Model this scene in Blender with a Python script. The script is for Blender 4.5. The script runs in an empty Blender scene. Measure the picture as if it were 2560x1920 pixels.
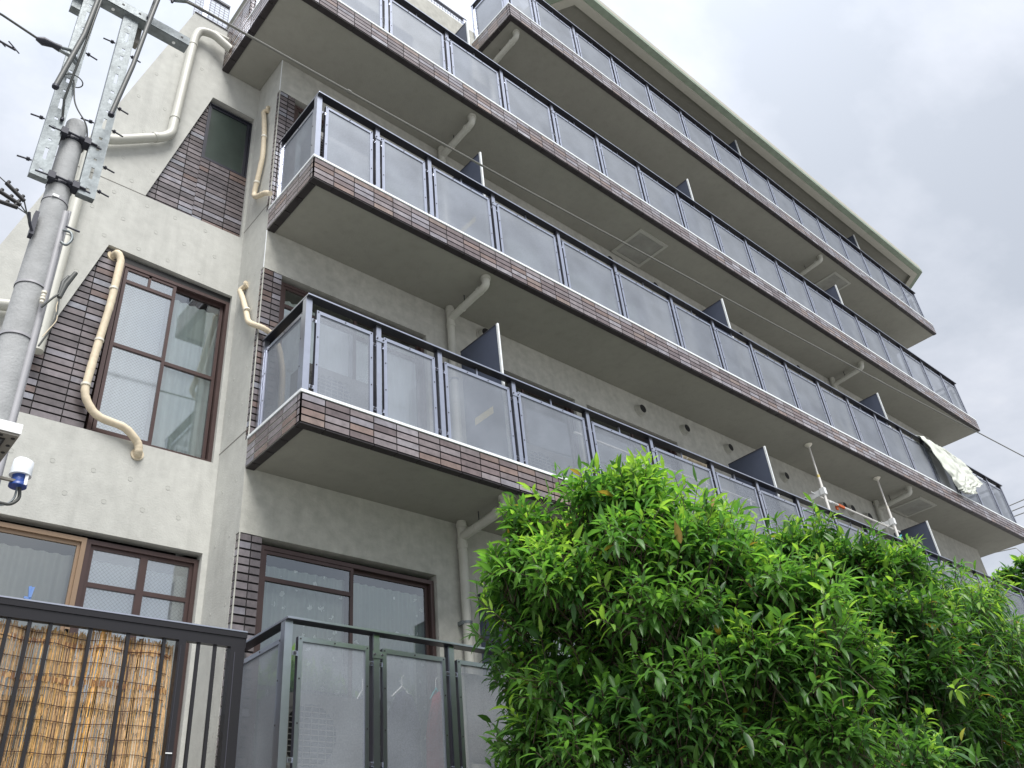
import bpy, bmesh, math, random
import numpy as np
from mathutils import Vector, Euler, Matrix
from mathutils.geometry import tessellate_polygon
R = math.radians
random.seed(7)
S = bpy.context.scene
C = S.collection

# ------------------------------------------------------------------ camera
cam = bpy.data.cameras.new('camera'); camo = bpy.data.objects.new('camera', cam); C.objects.link(camo)
camo.location = (-2.80274, -6.15597, -6.63996)
camo.rotation_mode = 'XYZ'; camo.rotation_euler = (2.15304, 0.09001, -0.7213)
cam.sensor_fit = 'HORIZONTAL'; cam.sensor_width = 36; cam.lens = 36*2135.1/2560
cam.clip_start = 0.05; cam.clip_end = 3000
S.camera = camo
S.render.resolution_x = 1024; S.render.resolution_y = 768

# ------------------------------------------------------------------ light
S.view_settings.view_transform = 'Standard'; S.view_settings.look = 'None'
S.view_settings.gamma = 1; S.view_settings.exposure = 0.8
SUN_EL, SUN_AZ = 58, 200          # azimuth clockwise from +Y; the sun is behind and above the camera
sun = bpy.data.lights.new('sun', 'SUN'); suno = bpy.data.objects.new('sun', sun); C.objects.link(suno)
sun.energy = 2.8; sun.angle = R(30); sun.color = (1, .97, .93)
sd = Vector((math.sin(R(SUN_AZ))*math.cos(R(SUN_EL)), math.cos(R(SUN_AZ))*math.cos(R(SUN_EL)), math.sin(R(SUN_EL))))
suno.rotation_euler = (-sd).to_track_quat('-Z', 'Y').to_euler(); suno.location = sd*60

W = bpy.data.worlds.new('World'); S.world = W; W.use_nodes = True
nt = W.node_tree; nt.nodes.clear()
def wn(t, **k):
    n = nt.nodes.new(t)
    for a, b in k.items(): setattr(n, a, b)
    return n
def wl(a, b): nt.links.new(a, b)
def wmath(op, a, b=None, c=None):
    n = wn('ShaderNodeMath', operation=op)
    for i, v in enumerate((a, b, c)):
        if v is None: continue
        if isinstance(v, (int, float)): n.inputs[i].default_value = v
        else: wl(v, n.inputs[i])
    return n.outputs[0]
out = wn('ShaderNodeOutputWorld'); bg = wn('ShaderNodeBackground'); bg.inputs['Strength'].default_value = .1
sky = wn('ShaderNodeTexSky'); sky.sky_type = 'NISHITA'; sky.sun_disc = False
sky.sun_elevation = R(SUN_EL); sky.sun_rotation = R(SUN_AZ)
tc = wn('ShaderNodeTexCoord'); sx = wn('ShaderNodeSeparateXYZ'); wl(tc.outputs['Generated'], sx.inputs[0])
zz = wmath('ADD', wmath('MAXIMUM', sx.outputs[2], 0.0), .30)
cx = wn('ShaderNodeCombineXYZ'); wl(wmath('DIVIDE', sx.outputs[0], zz), cx.inputs[0]); wl(wmath('DIVIDE', sx.outputs[1], zz), cx.inputs[1]); cx.inputs[2].default_value = 1.1
n1 = wn('ShaderNodeTexNoise'); n1.inputs['Scale'].default_value = 1.5; n1.inputs['Detail'].default_value = 8; n1.inputs['Roughness'].default_value = .56; n1.inputs['Distortion'].default_value = .25
wl(cx.outputs[0], n1.inputs['Vector'])
rp = wn('ShaderNodeValToRGB'); e = rp.color_ramp.elements
e[0].position = .39; e[0].color = (.57, .61, .68, 1); e[1].position = .62; e[1].color = (.98, .985, 1.0, 1)
m_ = rp.color_ramp.elements.new(.49); m_.color = (.74, .77, .84, 1)
wl(n1.outputs['Fac'], rp.inputs[0])
# brighter towards the zenith, dim skyline low behind the camera
up = wmath('MULTIPLY_ADD', wmath('POWER', wmath('MAXIMUM', sx.outputs[2], 0), 5.0), 1.2, .64)
mr = wn('ShaderNodeMapRange', interpolation_type='SMOOTHSTEP'); mr.inputs[1].default_value = .24; mr.inputs[2].default_value = .50; mr.inputs[3].default_value = .75; mr.inputs[4].default_value = 1
wl(sx.outputs[2], mr.inputs[0])
mb_ = wn('ShaderNodeMapRange', interpolation_type='SMOOTHSTEP'); mb_.inputs[1].default_value = -.35; mb_.inputs[2].default_value = .05; mb_.inputs[3].default_value = 0; mb_.inputs[4].default_value = 1
wl(sx.outputs[1], mb_.inputs[0])
sk = wmath('MAXIMUM', mr.outputs[0], mb_.outputs[0])
tot = wmath('MULTIPLY', wmath('MULTIPLY', up, sk), 9.3)
vs = wn('ShaderNodeVectorMath', operation='SCALE'); wl(rp.outputs[0], vs.inputs[0]); wl(tot, vs.inputs['Scale'])
mx = wn('ShaderNodeMix', data_type='RGBA'); mx.inputs[0].default_value = .90
wl(sky.outputs[0], mx.inputs[6]); wl(vs.outputs[0], mx.inputs[7])
wl(mx.outputs[2], bg.inputs['Color']); wl(bg.outputs[0], out.inputs['Surface'])

# ------------------------------------------------------------------ materials
def lin(h):
    h = h.lstrip('#'); return tuple(((int(h[i:i+2], 16)/255)**2.2) for i in (0, 2, 4))
MATS = {}
def mat(name, col, rough=.6, metal=0, var=.0, vscale=6, bump=0, bscale=40, vcol=False, spec=.5, dark=None, detail=6, trans=0):
    m = bpy.data.materials.new(name); m.use_nodes = True; t = m.node_tree; p = t.nodes['Principled BSDF']
    p.inputs['Roughness'].default_value = rough; p.inputs['Metallic'].default_value = metal
    p.inputs['Specular IOR Level'].default_value = spec
    L = t.links.new
    co = t.nodes.new('ShaderNodeTexCoord')
    src = None
    if vcol:
        a = t.nodes.new('ShaderNodeVertexColor'); a.layer_name = 'Col'; src = a.outputs[0]
    if var or dark:
        nz = t.nodes.new('ShaderNodeTexNoise'); nz.inputs['Scale'].default_value = vscale; nz.inputs['Detail'].default_value = detail; nz.inputs['Roughness'].default_value = .65
        L(co.outputs['Object'], nz.inputs['Vector'])
        r = t.nodes.new('ShaderNodeMapRange'); r.inputs[1].default_value = .3; r.inputs[2].default_value = .7; r.inputs[3].default_value = 1-var; r.inputs[4].default_value = 1+var
        L(nz.outputs['Fac'], r.inputs[0])
        s = t.nodes.new('ShaderNodeVectorMath'); s.operation = 'SCALE'
        if src is None: s.inputs[0].default_value = col[:3]
        else: L(src, s.inputs[0])
        L(r.outputs[0], s.inputs['Scale']); src = s.outputs[0]
    if src is None: p.inputs['Base Color'].default_value = (*col[:3], 1)
    else: L(src, p.inputs['Base Color'])
    if bump:
        nb = t.nodes.new('ShaderNodeTexNoise'); nb.inputs['Scale'].default_value = bscale; nb.inputs['Detail'].default_value = 4
        L(co.outputs['Object'], nb.inputs['Vector'])
        b = t.nodes.new('ShaderNodeBump'); b.inputs['Strength'].default_value = bump; b.inputs['Distance'].default_value = .01
        L(nb.outputs['Fac'], b.inputs['Height']); L(b.outputs[0], p.inputs['Normal'])
    MATS[name] = m
    return m
def concrete(name, col, amp=.10, mottle=.10, rough=.85):
    m = mat(name, col, rough, bump=.25, bscale=60, spec=.25); t = m.node_tree; p = t.nodes['Principled BSDF']; L = t.links.new
    co = t.nodes.new('ShaderNodeTexCoord')
    def nz(sc, det, lo, hi, a, b, stretch=None):
        v = co.outputs['Object']
        if stretch:
            mp = t.nodes.new('ShaderNodeMapping'); mp.inputs['Scale'].default_value = stretch; L(v, mp.inputs[0]); v = mp.outputs[0]
        n = t.nodes.new('ShaderNodeTexNoise'); n.inputs['Scale'].default_value = sc; n.inputs['Detail'].default_value = det; n.inputs['Roughness'].default_value = .6
        L(v, n.inputs['Vector']); r = t.nodes.new('ShaderNodeMapRange'); r.inputs[1].default_value = lo; r.inputs[2].default_value = hi; r.inputs[3].default_value = a; r.inputs[4].default_value = b
        L(n.outputs['Fac'], r.inputs[0]); return r.outputs[0]
    a = nz(1.1, 5, .3, .7, 1-amp, 1+amp); b = nz(9, 8, .3, .72, 1+mottle*.5, 1-mottle); c = nz(3, 5, .50, .78, 1, 1-amp*1.5, (2.8, 2.8, .28))
    d = nz(70, 2, .70, .80, 1, .72)
    def mul(x, y):
        k = t.nodes.new('ShaderNodeMath'); k.operation = 'MULTIPLY'; L(x, k.inputs[0]); L(y, k.inputs[1]); return k.outputs[0]
    f = mul(mul(a, b), mul(c, d))
    s = t.nodes.new('ShaderNodeVectorMath'); s.operation = 'SCALE'; s.inputs[0].default_value = col[:3]; L(f, s.inputs['Scale']); L(s.outputs[0], p.inputs['Base Color'])
    return m
concrete('concrete', (.50, .505, .475), .085, .10)
concrete('concrete_stained', (.47, .47, .43), .08, .20)
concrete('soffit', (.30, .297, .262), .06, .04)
mat('plug', (.455, .46, .43), .8)
mat('plug_shade', (.27, .27, .245), .85)
mat('joint', (.16, .155, .14), .8)
mat('tile', (.2, .17, .17), .26, vcol=True, var=.30, vscale=11, spec=.65)
mat('tile_under_shade', (.026, .021, .023), .5, var=.25, vscale=9)  # same glazed tile, darkened in colour for its downward-facing shade
mat('tile_side', (.02, .017, .018), .9)
mat('grout', (.018, .016, .017), .9)
mat('cap', (.80, .84, .86), .45, var=.06, vscale=20)
mat('rail', (.52, .545, .62), .32, metal=1.0, var=.05, vscale=15)
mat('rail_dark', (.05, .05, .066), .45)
mat('handrail', (.022, .023, .032), .35, metal=.3)
mat('bolt', (.06, .06, .07), .5, metal=.5)
mat('board', (.07, .085, .13), .55, var=.08)
mat('pipe', (.50, .50, .45), .45, var=.06, vscale=8)
mat('vent', (.42, .42, .38), .5)
mat('black', (.01, .01, .011), .6)
mat('brown_frame', (.075, .048, .045), .38, metal=.3, var=.1)
mat('tan_frame', (.30, .21, .14), .4, metal=.3)
mat('beige_hose', (.66, .57, .42), .65, var=.10, vscale=30)
mat('galv', (.20, .225, .235), .45, metal=.45, var=.30, vscale=16, bump=.1, bscale=50)
mat('dark_metal', (.03, .032, .045), .5, metal=.3)
mat('pole_conc', (.33, .34, .345), .8, var=.14, vscale=9, bump=.3, bscale=70)
mat('cable', (.06, .065, .062), .5)
mat('wire', (.16, .16, .145), .6)
mat('conduit', (.34, .34, .36), .5, var=.08)
mat('lamp_grey', (.17, .16, .14), .5)
mat('lamp_glass', (.08, .085, .085), .2)
mat('white', (.82, .84, .85), .4)
mat('porcelain', (.75, .72, .63), .3)
mat('translucent_white', (.72, .76, .80), .35)
mat('blue', (.02, .06, .26), .35)
mat('green_trim', (.23, .28, .215), .6, var=.12)
mat('eave', (.42, .41, .355), .8, var=.05)
mat('eave_shade', (.24, .235, .20), .8, var=.05)  # inner eave darkened in colour for the shade of its recess
mat('mesh_wire', (.20, .21, .26), .4)
mat('black_fence', (.022, .021, .024), .32, metal=.2)
mat('reed', (.5, .38, .2), .6, vcol=True, var=.25, vscale=45)
mat('thread', (.05, .02, .015), .8)
mat('curtain', (.90, .93, .91), .9, var=.04)
mat('curtain_grey', (.62, .60, .56), .9, var=.05)
mat('room_shade', (.03, .035, .035), .9)
mat('cloth', (.60, .63, .57), .85, var=.07, vscale=5)
mat('blanket', (.62, .60, .58), .95, var=.3, vscale=70)
mat('red_cloth', (.28, .03, .04), .9, var=.2)
mat('navy_cloth', (.03, .035, .07), .9)
mat('cyan', (.08, .45, .50), .4)
mat('orange', (.55, .12, .03), .6)
mat('curtain_lace', (.5, .55, .52), .9)
mat('ac_body', (.24, .24, .23), .5)
mat('sticker', (.75, .62, .22), .5, var=.4, vscale=60)
mat('ground', (.25, .245, .235), .9, var=.2, vscale=1.2)
mat('bark', (.07, .05, .035), .85, var=.3, vscale=30)
mat('steel_pole', (.82, .80, .76), .35, metal=.2)
mat('tile_wall_cap', (.72, .74, .76), .5)

# glass: tinted, with the clear mirror reflection of a pane
def glass(name, tint, refl=.12, rough=.02, wire=False):
    m = bpy.data.materials.new(name); m.use_nodes = True; t = m.node_tree; t.nodes.clear(); L = t.links.new
    o = t.nodes.new('ShaderNodeOutputMaterial'); tr = t.nodes.new('ShaderNodeBsdfTransparent'); tr.inputs[0].default_value = (*tint, 1)
    g = t.nodes.new('ShaderNodeBsdfGlossy'); g.inputs['Roughness'].default_value = rough; g.inputs['Color'].default_value = (.92, .97, 1, 1)
    fr = t.nodes.new('ShaderNodeFresnel'); fr.inputs[0].default_value = 1.5
    a = t.nodes.new('ShaderNodeMath'); a.operation = 'ADD'; a.use_clamp = True; a.inputs[1].default_value = refl; L(fr.outputs[0], a.inputs[0])
    mx = t.nodes.new('ShaderNodeMixShader'); L(a.outputs[0], mx.inputs[0]); L(tr.outputs[0], mx.inputs[1]); L(g.outputs[0], mx.inputs[2])
    if wire:
        co = t.nodes.new('ShaderNodeTexCoord'); s = t.nodes.new('ShaderNodeSeparateXYZ'); L(co.outputs['Object'], s.inputs[0])
        def M(op, x, y=None):
            n = t.nodes.new('ShaderNodeMath'); n.operation = op
            for i, v in enumerate((x, y)):
                if v is None: continue
                if isinstance(v, (int, float)): n.inputs[i].default_value = v
                else: L(v, n.inputs[i])
            return n.outputs[0]
        k = 1/.034
        u = M('FRACT', M('MULTIPLY', M('ADD', s.outputs[0], s.outputs[2]), k)); v = M('FRACT', M('MULTIPLY', M('SUBTRACT', s.outputs[0], s.outputs[2]), k))
        w = M('MAXIMUM', M('LESS_THAN', u, .07), M('LESS_THAN', v, .07))
        d = t.nodes.new('ShaderNodeBsdfDiffuse'); d.inputs[0].default_value = (.25, .28, .30, 1)
        m2 = t.nodes.new('ShaderNodeMixShader'); L(w, m2.inputs[0]); L(mx.outputs[0], m2.inputs[1]); L(d.outputs[0], m2.inputs[2]); L(m2.outputs[0], o.inputs[0])
    else: L(mx.outputs[0], o.inputs[0])
    MATS[name] = m
glass('glass', (.92, .97, .95), .20)
glass('glass_wire', (.92, .97, .99), .46, .06, wire=True)
mat('glass_dark', (.035, .050, .043), .30, var=.25, vscale=3)

# perforated metal sheet: real round holes in a 9 mm pitch
def perforated(nm='perforated', fine=False):
    m = bpy.data.materials.new(nm); m.use_nodes = True; t = m.node_tree; L = t.links.new; p = t.nodes['Principled BSDF']; o = t.nodes['Material Output']
    p.inputs['Roughness'].default_value = .62; p.inputs['Metallic'].default_value = .70
    co = t.nodes.new('ShaderNodeTexCoord'); s = t.nodes.new('ShaderNodeSeparateXYZ'); L(co.outputs['Object'], s.inputs[0])
    def M(op, x, y=None):
        n = t.nodes.new('ShaderNodeMath'); n.operation = op
        for i, v in enumerate((x, y)):
            if v is None: continue
            if isinstance(v, (int, float)): n.inputs[i].default_value = v
            else: L(v, n.inputs[i])
        return n.outputs[0]
    P = .0085
    u = M('MULTIPLY', M('ADD', s.outputs[0], s.outputs[1]), 1/P); v = M('MULTIPLY', s.outputs[2], 1/(P*1.732))
    def d(off):
        a = M('SUBTRACT', M('FRACT', M('ADD', u, off)), .5); b = M('MULTIPLY', M('SUBTRACT', M('FRACT', M('ADD', v, off)), .5), 1.732)
        return M('SQRT', M('ADD', M('MULTIPLY', a, a), M('MULTIPLY', b, b)))
    hole = M('LESS_THAN', M('MINIMUM', d(0.0), d(.5)), .26)
    tr = t.nodes.new('ShaderNodeBsdfTransparent'); mx = t.nodes.new('ShaderNodeMixShader')
    nz = t.nodes.new('ShaderNodeTexNoise'); nz.inputs['Scale'].default_value = 2.5; nz.inputs['Detail'].default_value = 6; L(co.outputs['Object'], nz.inputs['Vector'])
    r = t.nodes.new('ShaderNodeMapRange'); r.inputs[1].default_value = .3; r.inputs[2].default_value = .7; r.inputs[3].default_value = .86; r.inputs[4].default_value = 1.12; L(nz.outputs['Fac'], r.inputs[0])
    sc = t.nodes.new('ShaderNodeVectorMath'); sc.operation = 'SCALE'; sc.inputs[0].default_value = (.30, .325, .365); g1 = t.nodes.new('ShaderNodeTexNoise'); g1.inputs['Scale'].default_value = 75; g1.inputs['Detail'].default_value = 2; L(co.outputs['Object'], g1.inputs['Vector'])
    g2 = t.nodes.new('ShaderNodeMapRange'); g2.inputs[1].default_value = .35; g2.inputs[2].default_value = .65; g2.inputs[3].default_value = .92; g2.inputs[4].default_value = 1.07; L(g1.outputs['Fac'], g2.inputs[0])
    L(M('MULTIPLY', r.outputs[0], g2.outputs[0]), sc.inputs['Scale']); L(sc.outputs[0], p.inputs['Base Color'])
    if fine: mx.inputs[0].default_value = .17
    else: L(hole, mx.inputs[0])
    L(p.outputs[0], mx.inputs[1]); L(tr.outputs[0], mx.inputs[2]); L(mx.outputs[0], o.inputs['Surface'])
    MATS[nm] = m
perforated(); perforated('perforated_fine', True)
def leafmat(name):
    m = bpy.data.materials.new(name); m.use_nodes = True; t = m.node_tree; L = t.links.new; p = t.nodes['Principled BSDF']; o = t.nodes['Material Output']
    a = t.nodes.new('ShaderNodeVertexColor'); a.layer_name = 'Col'
    L(a.outputs[0], p.inputs['Base Color']); p.inputs['Roughness'].default_value = .38; p.inputs['Specular IOR Level'].default_value = .45
    tl = t.nodes.new('ShaderNodeBsdfTranslucent'); g = t.nodes.new('ShaderNodeVectorMath'); g.operation = 'MULTIPLY'; g.inputs[1].default_value = (1.5, 1.6, .8); L(a.outputs[0], g.inputs[0]); L(g.outputs[0], tl.inputs[0])
    mx = t.nodes.new('ShaderNodeMixShader'); mx.inputs[0].default_value = .44; L(p.outputs[0], mx.inputs[1]); L(tl.outputs[0], mx.inputs[2]); L(mx.outputs[0], o.inputs['Surface'])
    MATS[name] = m
leafmat('leaf')

def lace():
    m = MATS['curtain_lace']; t = m.node_tree; L = t.links.new; p = t.nodes['Principled BSDF']; co = t.nodes.new('ShaderNodeTexCoord')
    v = t.nodes.new('ShaderNodeTexVoronoi'); v.inputs['Scale'].default_value = 9; L(co.outputs['Object'], v.inputs['Vector'])
    n = t.nodes.new('ShaderNodeTexNoise'); n.inputs['Scale'].default_value = 45; L(co.outputs['Object'], n.inputs['Vector'])
    a = t.nodes.new('ShaderNodeMath'); a.operation = 'MULTIPLY_ADD'; a.inputs[1].default_value = .5; L(n.outputs['Fac'], a.inputs[0]); L(v.outputs['Distance'], a.inputs[2])
    w = t.nodes.new('ShaderNodeTexWave'); w.inputs['Scale'].default_value = 1.6; w.inputs['Distortion'].default_value = 14; w.inputs['Detail'].default_value = 1; L(co.outputs['Object'], w.inputs['Vector'])
    c = t.nodes.new('ShaderNodeMath'); c.operation = 'LESS_THAN'; c.inputs[1].default_value = .43; L(a.outputs[0], c.inputs[0])
    d = t.nodes.new('ShaderNodeMath'); d.operation = 'GREATER_THAN'; d.inputs[1].default_value = .985; L(w.outputs['Fac'], d.inputs[0])
    e_ = c
    mx = t.nodes.new('ShaderNodeMix'); mx.data_type = 'RGBA'; mx.inputs[6].default_value = (.42, .47, .44, 1); mx.inputs[7].default_value = (.95, .97, .95, 1); L(e_.outputs[0], mx.inputs[0]); L(mx.outputs[2], p.inputs['Base Color'])
lace()
# ------------------------------------------------------------------ mesh helpers
def tag(o, label=None, cat=None, group=None, kind=None):
    if label: o['label'] = label
    if cat: o['category'] = cat
    if group: o['group'] = group
    if kind: o['kind'] = kind
    return o
def empty(name, loc, label=None, cat=None, group=None):
    o = bpy.data.objects.new(name, None); C.objects.link(o); o.location = loc; o.empty_display_size = .2
    return tag(o, label, cat, group)
def wloc(o):
    v = Vector((0, 0, 0))
    while o: v = v + o.location; o = o.parent
    return v
class MB:
    def __init__(s): s.v = []; s.f = []; s.m = []; s.c = []; s.names = []; s.sm = []
    def mi(s, m):
        if m not in s.names: s.names.append(m)
        return s.names.index(m)
    def add(s, vs, fs, m, col=None, smooth=False):
        b = len(s.v); s.v += [tuple(map(float, v)) for v in vs]; k = s.mi(m)
        for f in fs: s.f.append([b+i for i in f]); s.m.append(k); s.c.append(col); s.sm.append(smooth)
        return s
    def box(s, x0, x1, y0, y1, z0, z1, m, col=None):
        x0, x1 = min(x0, x1), max(x0, x1); y0, y1 = min(y0, y1), max(y0, y1); z0, z1 = min(z0, z1), max(z0, z1)
        return s.add([(x0, y0, z0), (x1, y0, z0), (x1, y1, z0), (x0, y1, z0), (x0, y0, z1), (x1, y0, z1), (x1, y1, z1), (x0, y1, z1)],
                     [(0, 3, 2, 1), (4, 5, 6, 7), (0, 1, 5, 4), (1, 2, 6, 5), (2, 3, 7, 6), (3, 0, 4, 7)], m, col)
    def obox(s, c, ax, m, col=None):        # oriented box: centre and three half axes
        c = Vector(c); a, b, d = map(Vector, ax); vs = []
        for i in (-1, 1):
            for j in (-1, 1):
                for k in (-1, 1): vs.append(c+a*i+b*j+d*k)
        return s.add(vs, [(0, 1, 3, 2), (4, 6, 7, 5), (0, 4, 5, 1), (2, 3, 7, 6), (0, 2, 6, 4), (1, 5, 7, 3)], m, col)
    def tube(s, pts, r, m, n=12, cap=True, col=None, smooth=True):
        pts = [Vector(p) for p in pts]; rs = r if isinstance(r, (list, tuple)) else [r]*len(pts)
        vs = []; prev = None
        for i, p in enumerate(pts):
            t = (pts[min(i+1, len(pts)-1)]-pts[max(i-1, 0)]).normalized()
            if prev is None:
                a = t.orthogonal().normalized()
            else:
                a = (prev-t*prev.dot(t)).normalized()
            prev = a; b = t.cross(a)
            for k in range(n):
                q = 2*math.pi*k/n; vs.append(p+(a*math.cos(q)+b*math.sin(q))*rs[i])
        fs = []
        for i in range(len(pts)-1):
            for k in range(n): fs.append((i*n+k, i*n+(k+1) % n, (i+1)*n+(k+1) % n, (i+1)*n+k))
        s.add(vs, fs, m, col, smooth)
        if cap:
            s.add(vs[:n], [tuple(range(n))[::-1]], m, col); s.add(vs[-n:], [tuple(range(n))], m, col)
        return s
    def poly(s, pts, m, col=None): return s.add(pts, [tuple(range(len(pts)))], m, col)
    def build(s, name, parent=None, label=None, cat=None, group=None, kind=None, loc=None):
        V = np.array(s.v, dtype=float)
        if loc is None:
            if parent is not None and parent.type == 'EMPTY': loc = tuple(wloc(parent))
            elif parent is not None: loc = tuple(wloc(parent))
            else: loc = ((V[:, 0].min()+V[:, 0].max())/2, (V[:, 1].min()+V[:, 1].max())/2, V[:, 2].min())
        me = bpy.data.meshes.new(name); me.from_pydata((V-np.array(loc)).tolist(), [], s.f)
        for n in s.names: me.materials.append(MATS[n])
        me.polygons.foreach_set('material_index', s.m)
        me.polygons.foreach_set('use_smooth', s.sm)
        if any(c is not None for c in s.c):
            ca = me.color_attributes.new('Col', 'FLOAT_COLOR', 'CORNER'); arr = []
            for f, c in zip(s.f, s.c):
                c = c or (1, 1, 1); arr += [c[0], c[1], c[2], 1]*len(f)
            ca.data.foreach_set('color', arr)
        me.update()
        o = bpy.data.objects.new(name, me); C.objects.link(o)
        if parent is not None:
            o.parent = parent; o.location = tuple(np.array(loc)-np.array(tuple(wloc(parent))))
        else: o.location = loc
        return tag(o, label, cat, group, kind)
def bend(pts, r=.06, n=5):      # round the corners of a polyline
    P = [Vector(p) for p in pts]; o = [P[0]]
    for i in range(1, len(P)-1):
        a, b, c = P[i-1], P[i], P[i+1]; d1 = (a-b); d2 = (c-b); k = min(r, d1.length*.45, d2.length*.45)
        s, e = b+d1.normalized()*k, b+d2.normalized()*k
        for j in range(n+1):
            t = j/n; o.append(s*(1-t)**2+b*2*t*(1-t)+e*t*t)
    o.append(P[-1]); return o
def dup(root, loc, label=None):
    def cp(o, par):
        c = o.copy(); C.objects.link(c); c.parent = par
        for ch in [x for x in bpy.data.objects if x.parent == o]: cp(ch, c)
        return c
    c = cp(root, root.parent); c.location = loc
    if label: c['label'] = label
    return c

# ------------------------------------------------------------------ main dimensions
ZL = {1: -5.66, 2: -2.76821, 3: 0.0, 4: 2.79959, 5: 5.6694}
TH = .27341; D = .9122; YR = -.81922; SY = .56624; HR = 1.07154; XE = 17.75678; XW = 17.13; X5 = 3.21792
BASE = (8, 4, -8.2)
B = empty('apartment_building', BASE, 'grey concrete apartment block with brown tiled balconies and grey perforated railings', 'building')

# ------------------------------------------------------------------ tiles
TP, TW, RP, RH = .235, .2265, TH/4, .0540
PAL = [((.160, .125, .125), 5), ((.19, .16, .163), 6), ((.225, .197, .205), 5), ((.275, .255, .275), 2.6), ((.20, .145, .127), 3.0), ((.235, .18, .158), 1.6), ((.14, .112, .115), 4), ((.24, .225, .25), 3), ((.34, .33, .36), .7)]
PAL_SHADE = [((.115, .100, .105), 6), ((.145, .125, .13), 6), ((.18, .16, .17), 5), ((.22, .21, .235), 2.4), ((.145, .105, .095), 2), ((.25, .255, .29), 1)]  # recess tiles darkened in the palette for the weaker light there
def pick(P):
    t = random.uniform(0, sum(w for _, w in P))
    for c, w in P:
        t -= w
        if t <= 0: break
    k = random.uniform(.88, 1.12); return tuple(x*k for x in c)
def clip(poly, cp):
    for i in range(len(cp)):
        a, b = cp[i], cp[(i+1) % len(cp)]; res = []
        ins = lambda p: (b[0]-a[0])*(p[1]-a[1])-(b[1]-a[1])*(p[0]-a[0]) >= -1e-9
        for j in range(len(poly)):
            p, q = poly[j], poly[(j+1) % len(poly)]
            if ins(p): res.append(p)
            if ins(p) != ins(q):
                dx, dy = q[0]-p[0], q[1]-p[1]; ex, ey = b[0]-a[0], b[1]-a[1]
                t = ((a[0]-p[0])*ey-(a[1]-p[1])*ex)/(dx*ey-dy*ex); res.append((p[0]+t*dx, p[1]+t*dy))
        poly = res
        if len(poly) < 3: return []
    return poly
def tiles(mb, org, U, V, N, w, h, u0=0., pal=PAL, region=None, th=.009, rp=RP, rh=RH, top=True, tp=TP, tw=TW):
    """tile field: org is the upper left corner, U right, V down, N outward; u0 the first joint"""
    org, U, V, N = Vector(org), Vector(U), Vector(V), Vector(N)
    r = 0; v = 0.
    flip = U.cross(V).dot(N) > 0
    while v < h-1e-3:
        v1 = min(v+rh, h); k = 0; u = u0-tp if u0 > 0 else 0.
        while u < w-1e-3:
            a, b = max(u, 0.), min(u+tw, w)
            if b-a > .006:
                q = [(a, v), (b, v), (b, v1), (a, v1)]
                if region: q = clip(q, region)
                if len(q) >= 3:
                    c = pick(pal); n = len(q)
                    f = [org+U*x+V*y+N*th for x, y in q]; bk = [org+U*x+V*y for x, y in q]
                    # slight pillow: inset front
                    fs = []
                    for i in range(n):
                        j = (i+1) % n; fs.append((i, i+n, j+n, j) if flip else (i, j, j+n, i+n))
                    mb.add(f, [tuple(range(n)) if flip else tuple(range(n))[::-1]], 'tile', c); mb.add(f+bk, fs, 'tile_side')
            u += tp
        v += rp; r += 1

# ------------------------------------------------------------------ walls with openings
def wall_grid(mb, x0, x1, z0, z1, y, openings, m, depth=.13, axis='y'):
    xs = sorted({x0, x1, *[o[0] for o in openings], *[o[1] for o in openings]}); zs = sorted({z0, z1, *[o[2] for o in openings], *[o[3] for o in openings]})
    def P(a, b, d=0): return (a, y+d, b) if axis == 'y' else (y+d, a, b)
    for i in range(len(xs)-1):
        for j in range(len(zs)-1):
            cx_, cz_ = (xs[i]+xs[i+1])/2, (zs[j]+zs[j+1])/2
            if any(o[0] < cx_ < o[1] and o[2] < cz_ < o[3] for o in openings): continue
            mb.poly([P(xs[i], zs[j]), P(xs[i+1], zs[j]), P(xs[i+1], zs[j+1]), P(xs[i], zs[j+1])], m)
    for a, b, c, d in openings:
        for p, q in (((a, c), (b, c)), ((b, c), (b, d)), ((b, d), (a, d)), ((a, d), (a, c))):
            mb.poly([P(*p), P(*q), P(*q, depth), P(*p, depth)], m)

HEAD = {l: (ZL[l]+1.985 if l != 3 else 1.965) for l in ZL}; HEAD[1] = -3.63; HEAD[2] = -.78
XB = 4.51
ops = []
for l in (1, 2, 3, 4):
    zb = ZL[l]+.05
    ops.append((.012, 2.01, zb, HEAD[l]))
    for a, b in ((2.66, 4.40), (4.62, 6.50)): ops.append((a, b, zb, HEAD[l]-.02))
    for a, b in ((7.95, 9.55), (10.1, 11.9), (13.2, 14.8)): ops.append((a, b, zb, HEAD[l]-.42))
for a, b in ((5.4, 7.1), (8.0, 9.6), (10.4, 12.0)): ops.append((a, b, ZL[5]+.05, ZL[5]+1.75))
mw = MB()
wall_grid(mw, 0, XB, -8.2, 6.045, 0, [o for o in ops if o[1] < XB], 'concrete_stained')
wall_grid(mw, XB, XW, -8.2, 8.0, 0, [o for o in ops if o[0] > XB], 'concrete_stained')
# right end wall, terrace top, low parapet return
mw.poly([(XW, 0, -8.2), (XW, 9, -8.2), (XW, 9, 8.0), (XW, 0, 8.0)], 'concrete')
mw.box(0, XB, .0, .14, 6.045, 6.06, 'cap')
mw.poly([(XB, .0, 5.7), (XB, 9, 5.7), (XB, 9, 8), (XB, .0, 8)], 'concrete')
mw.poly([(0, .14, 5.7), (XW, .14, 5.7), (XW, 9, 5.7), (0, 9, 5.7)], 'concrete')
mw.poly([(0, .14, 5.7), (XB, .14, 5.7), (XB, .14, 6.05), (0, .14, 6.05)], 'concrete')
mw.poly([(0, 9, -8.2), (XW, 9, -8.2), (XW, 9, 8), (0, 9, 8)], 'concrete')
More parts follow.
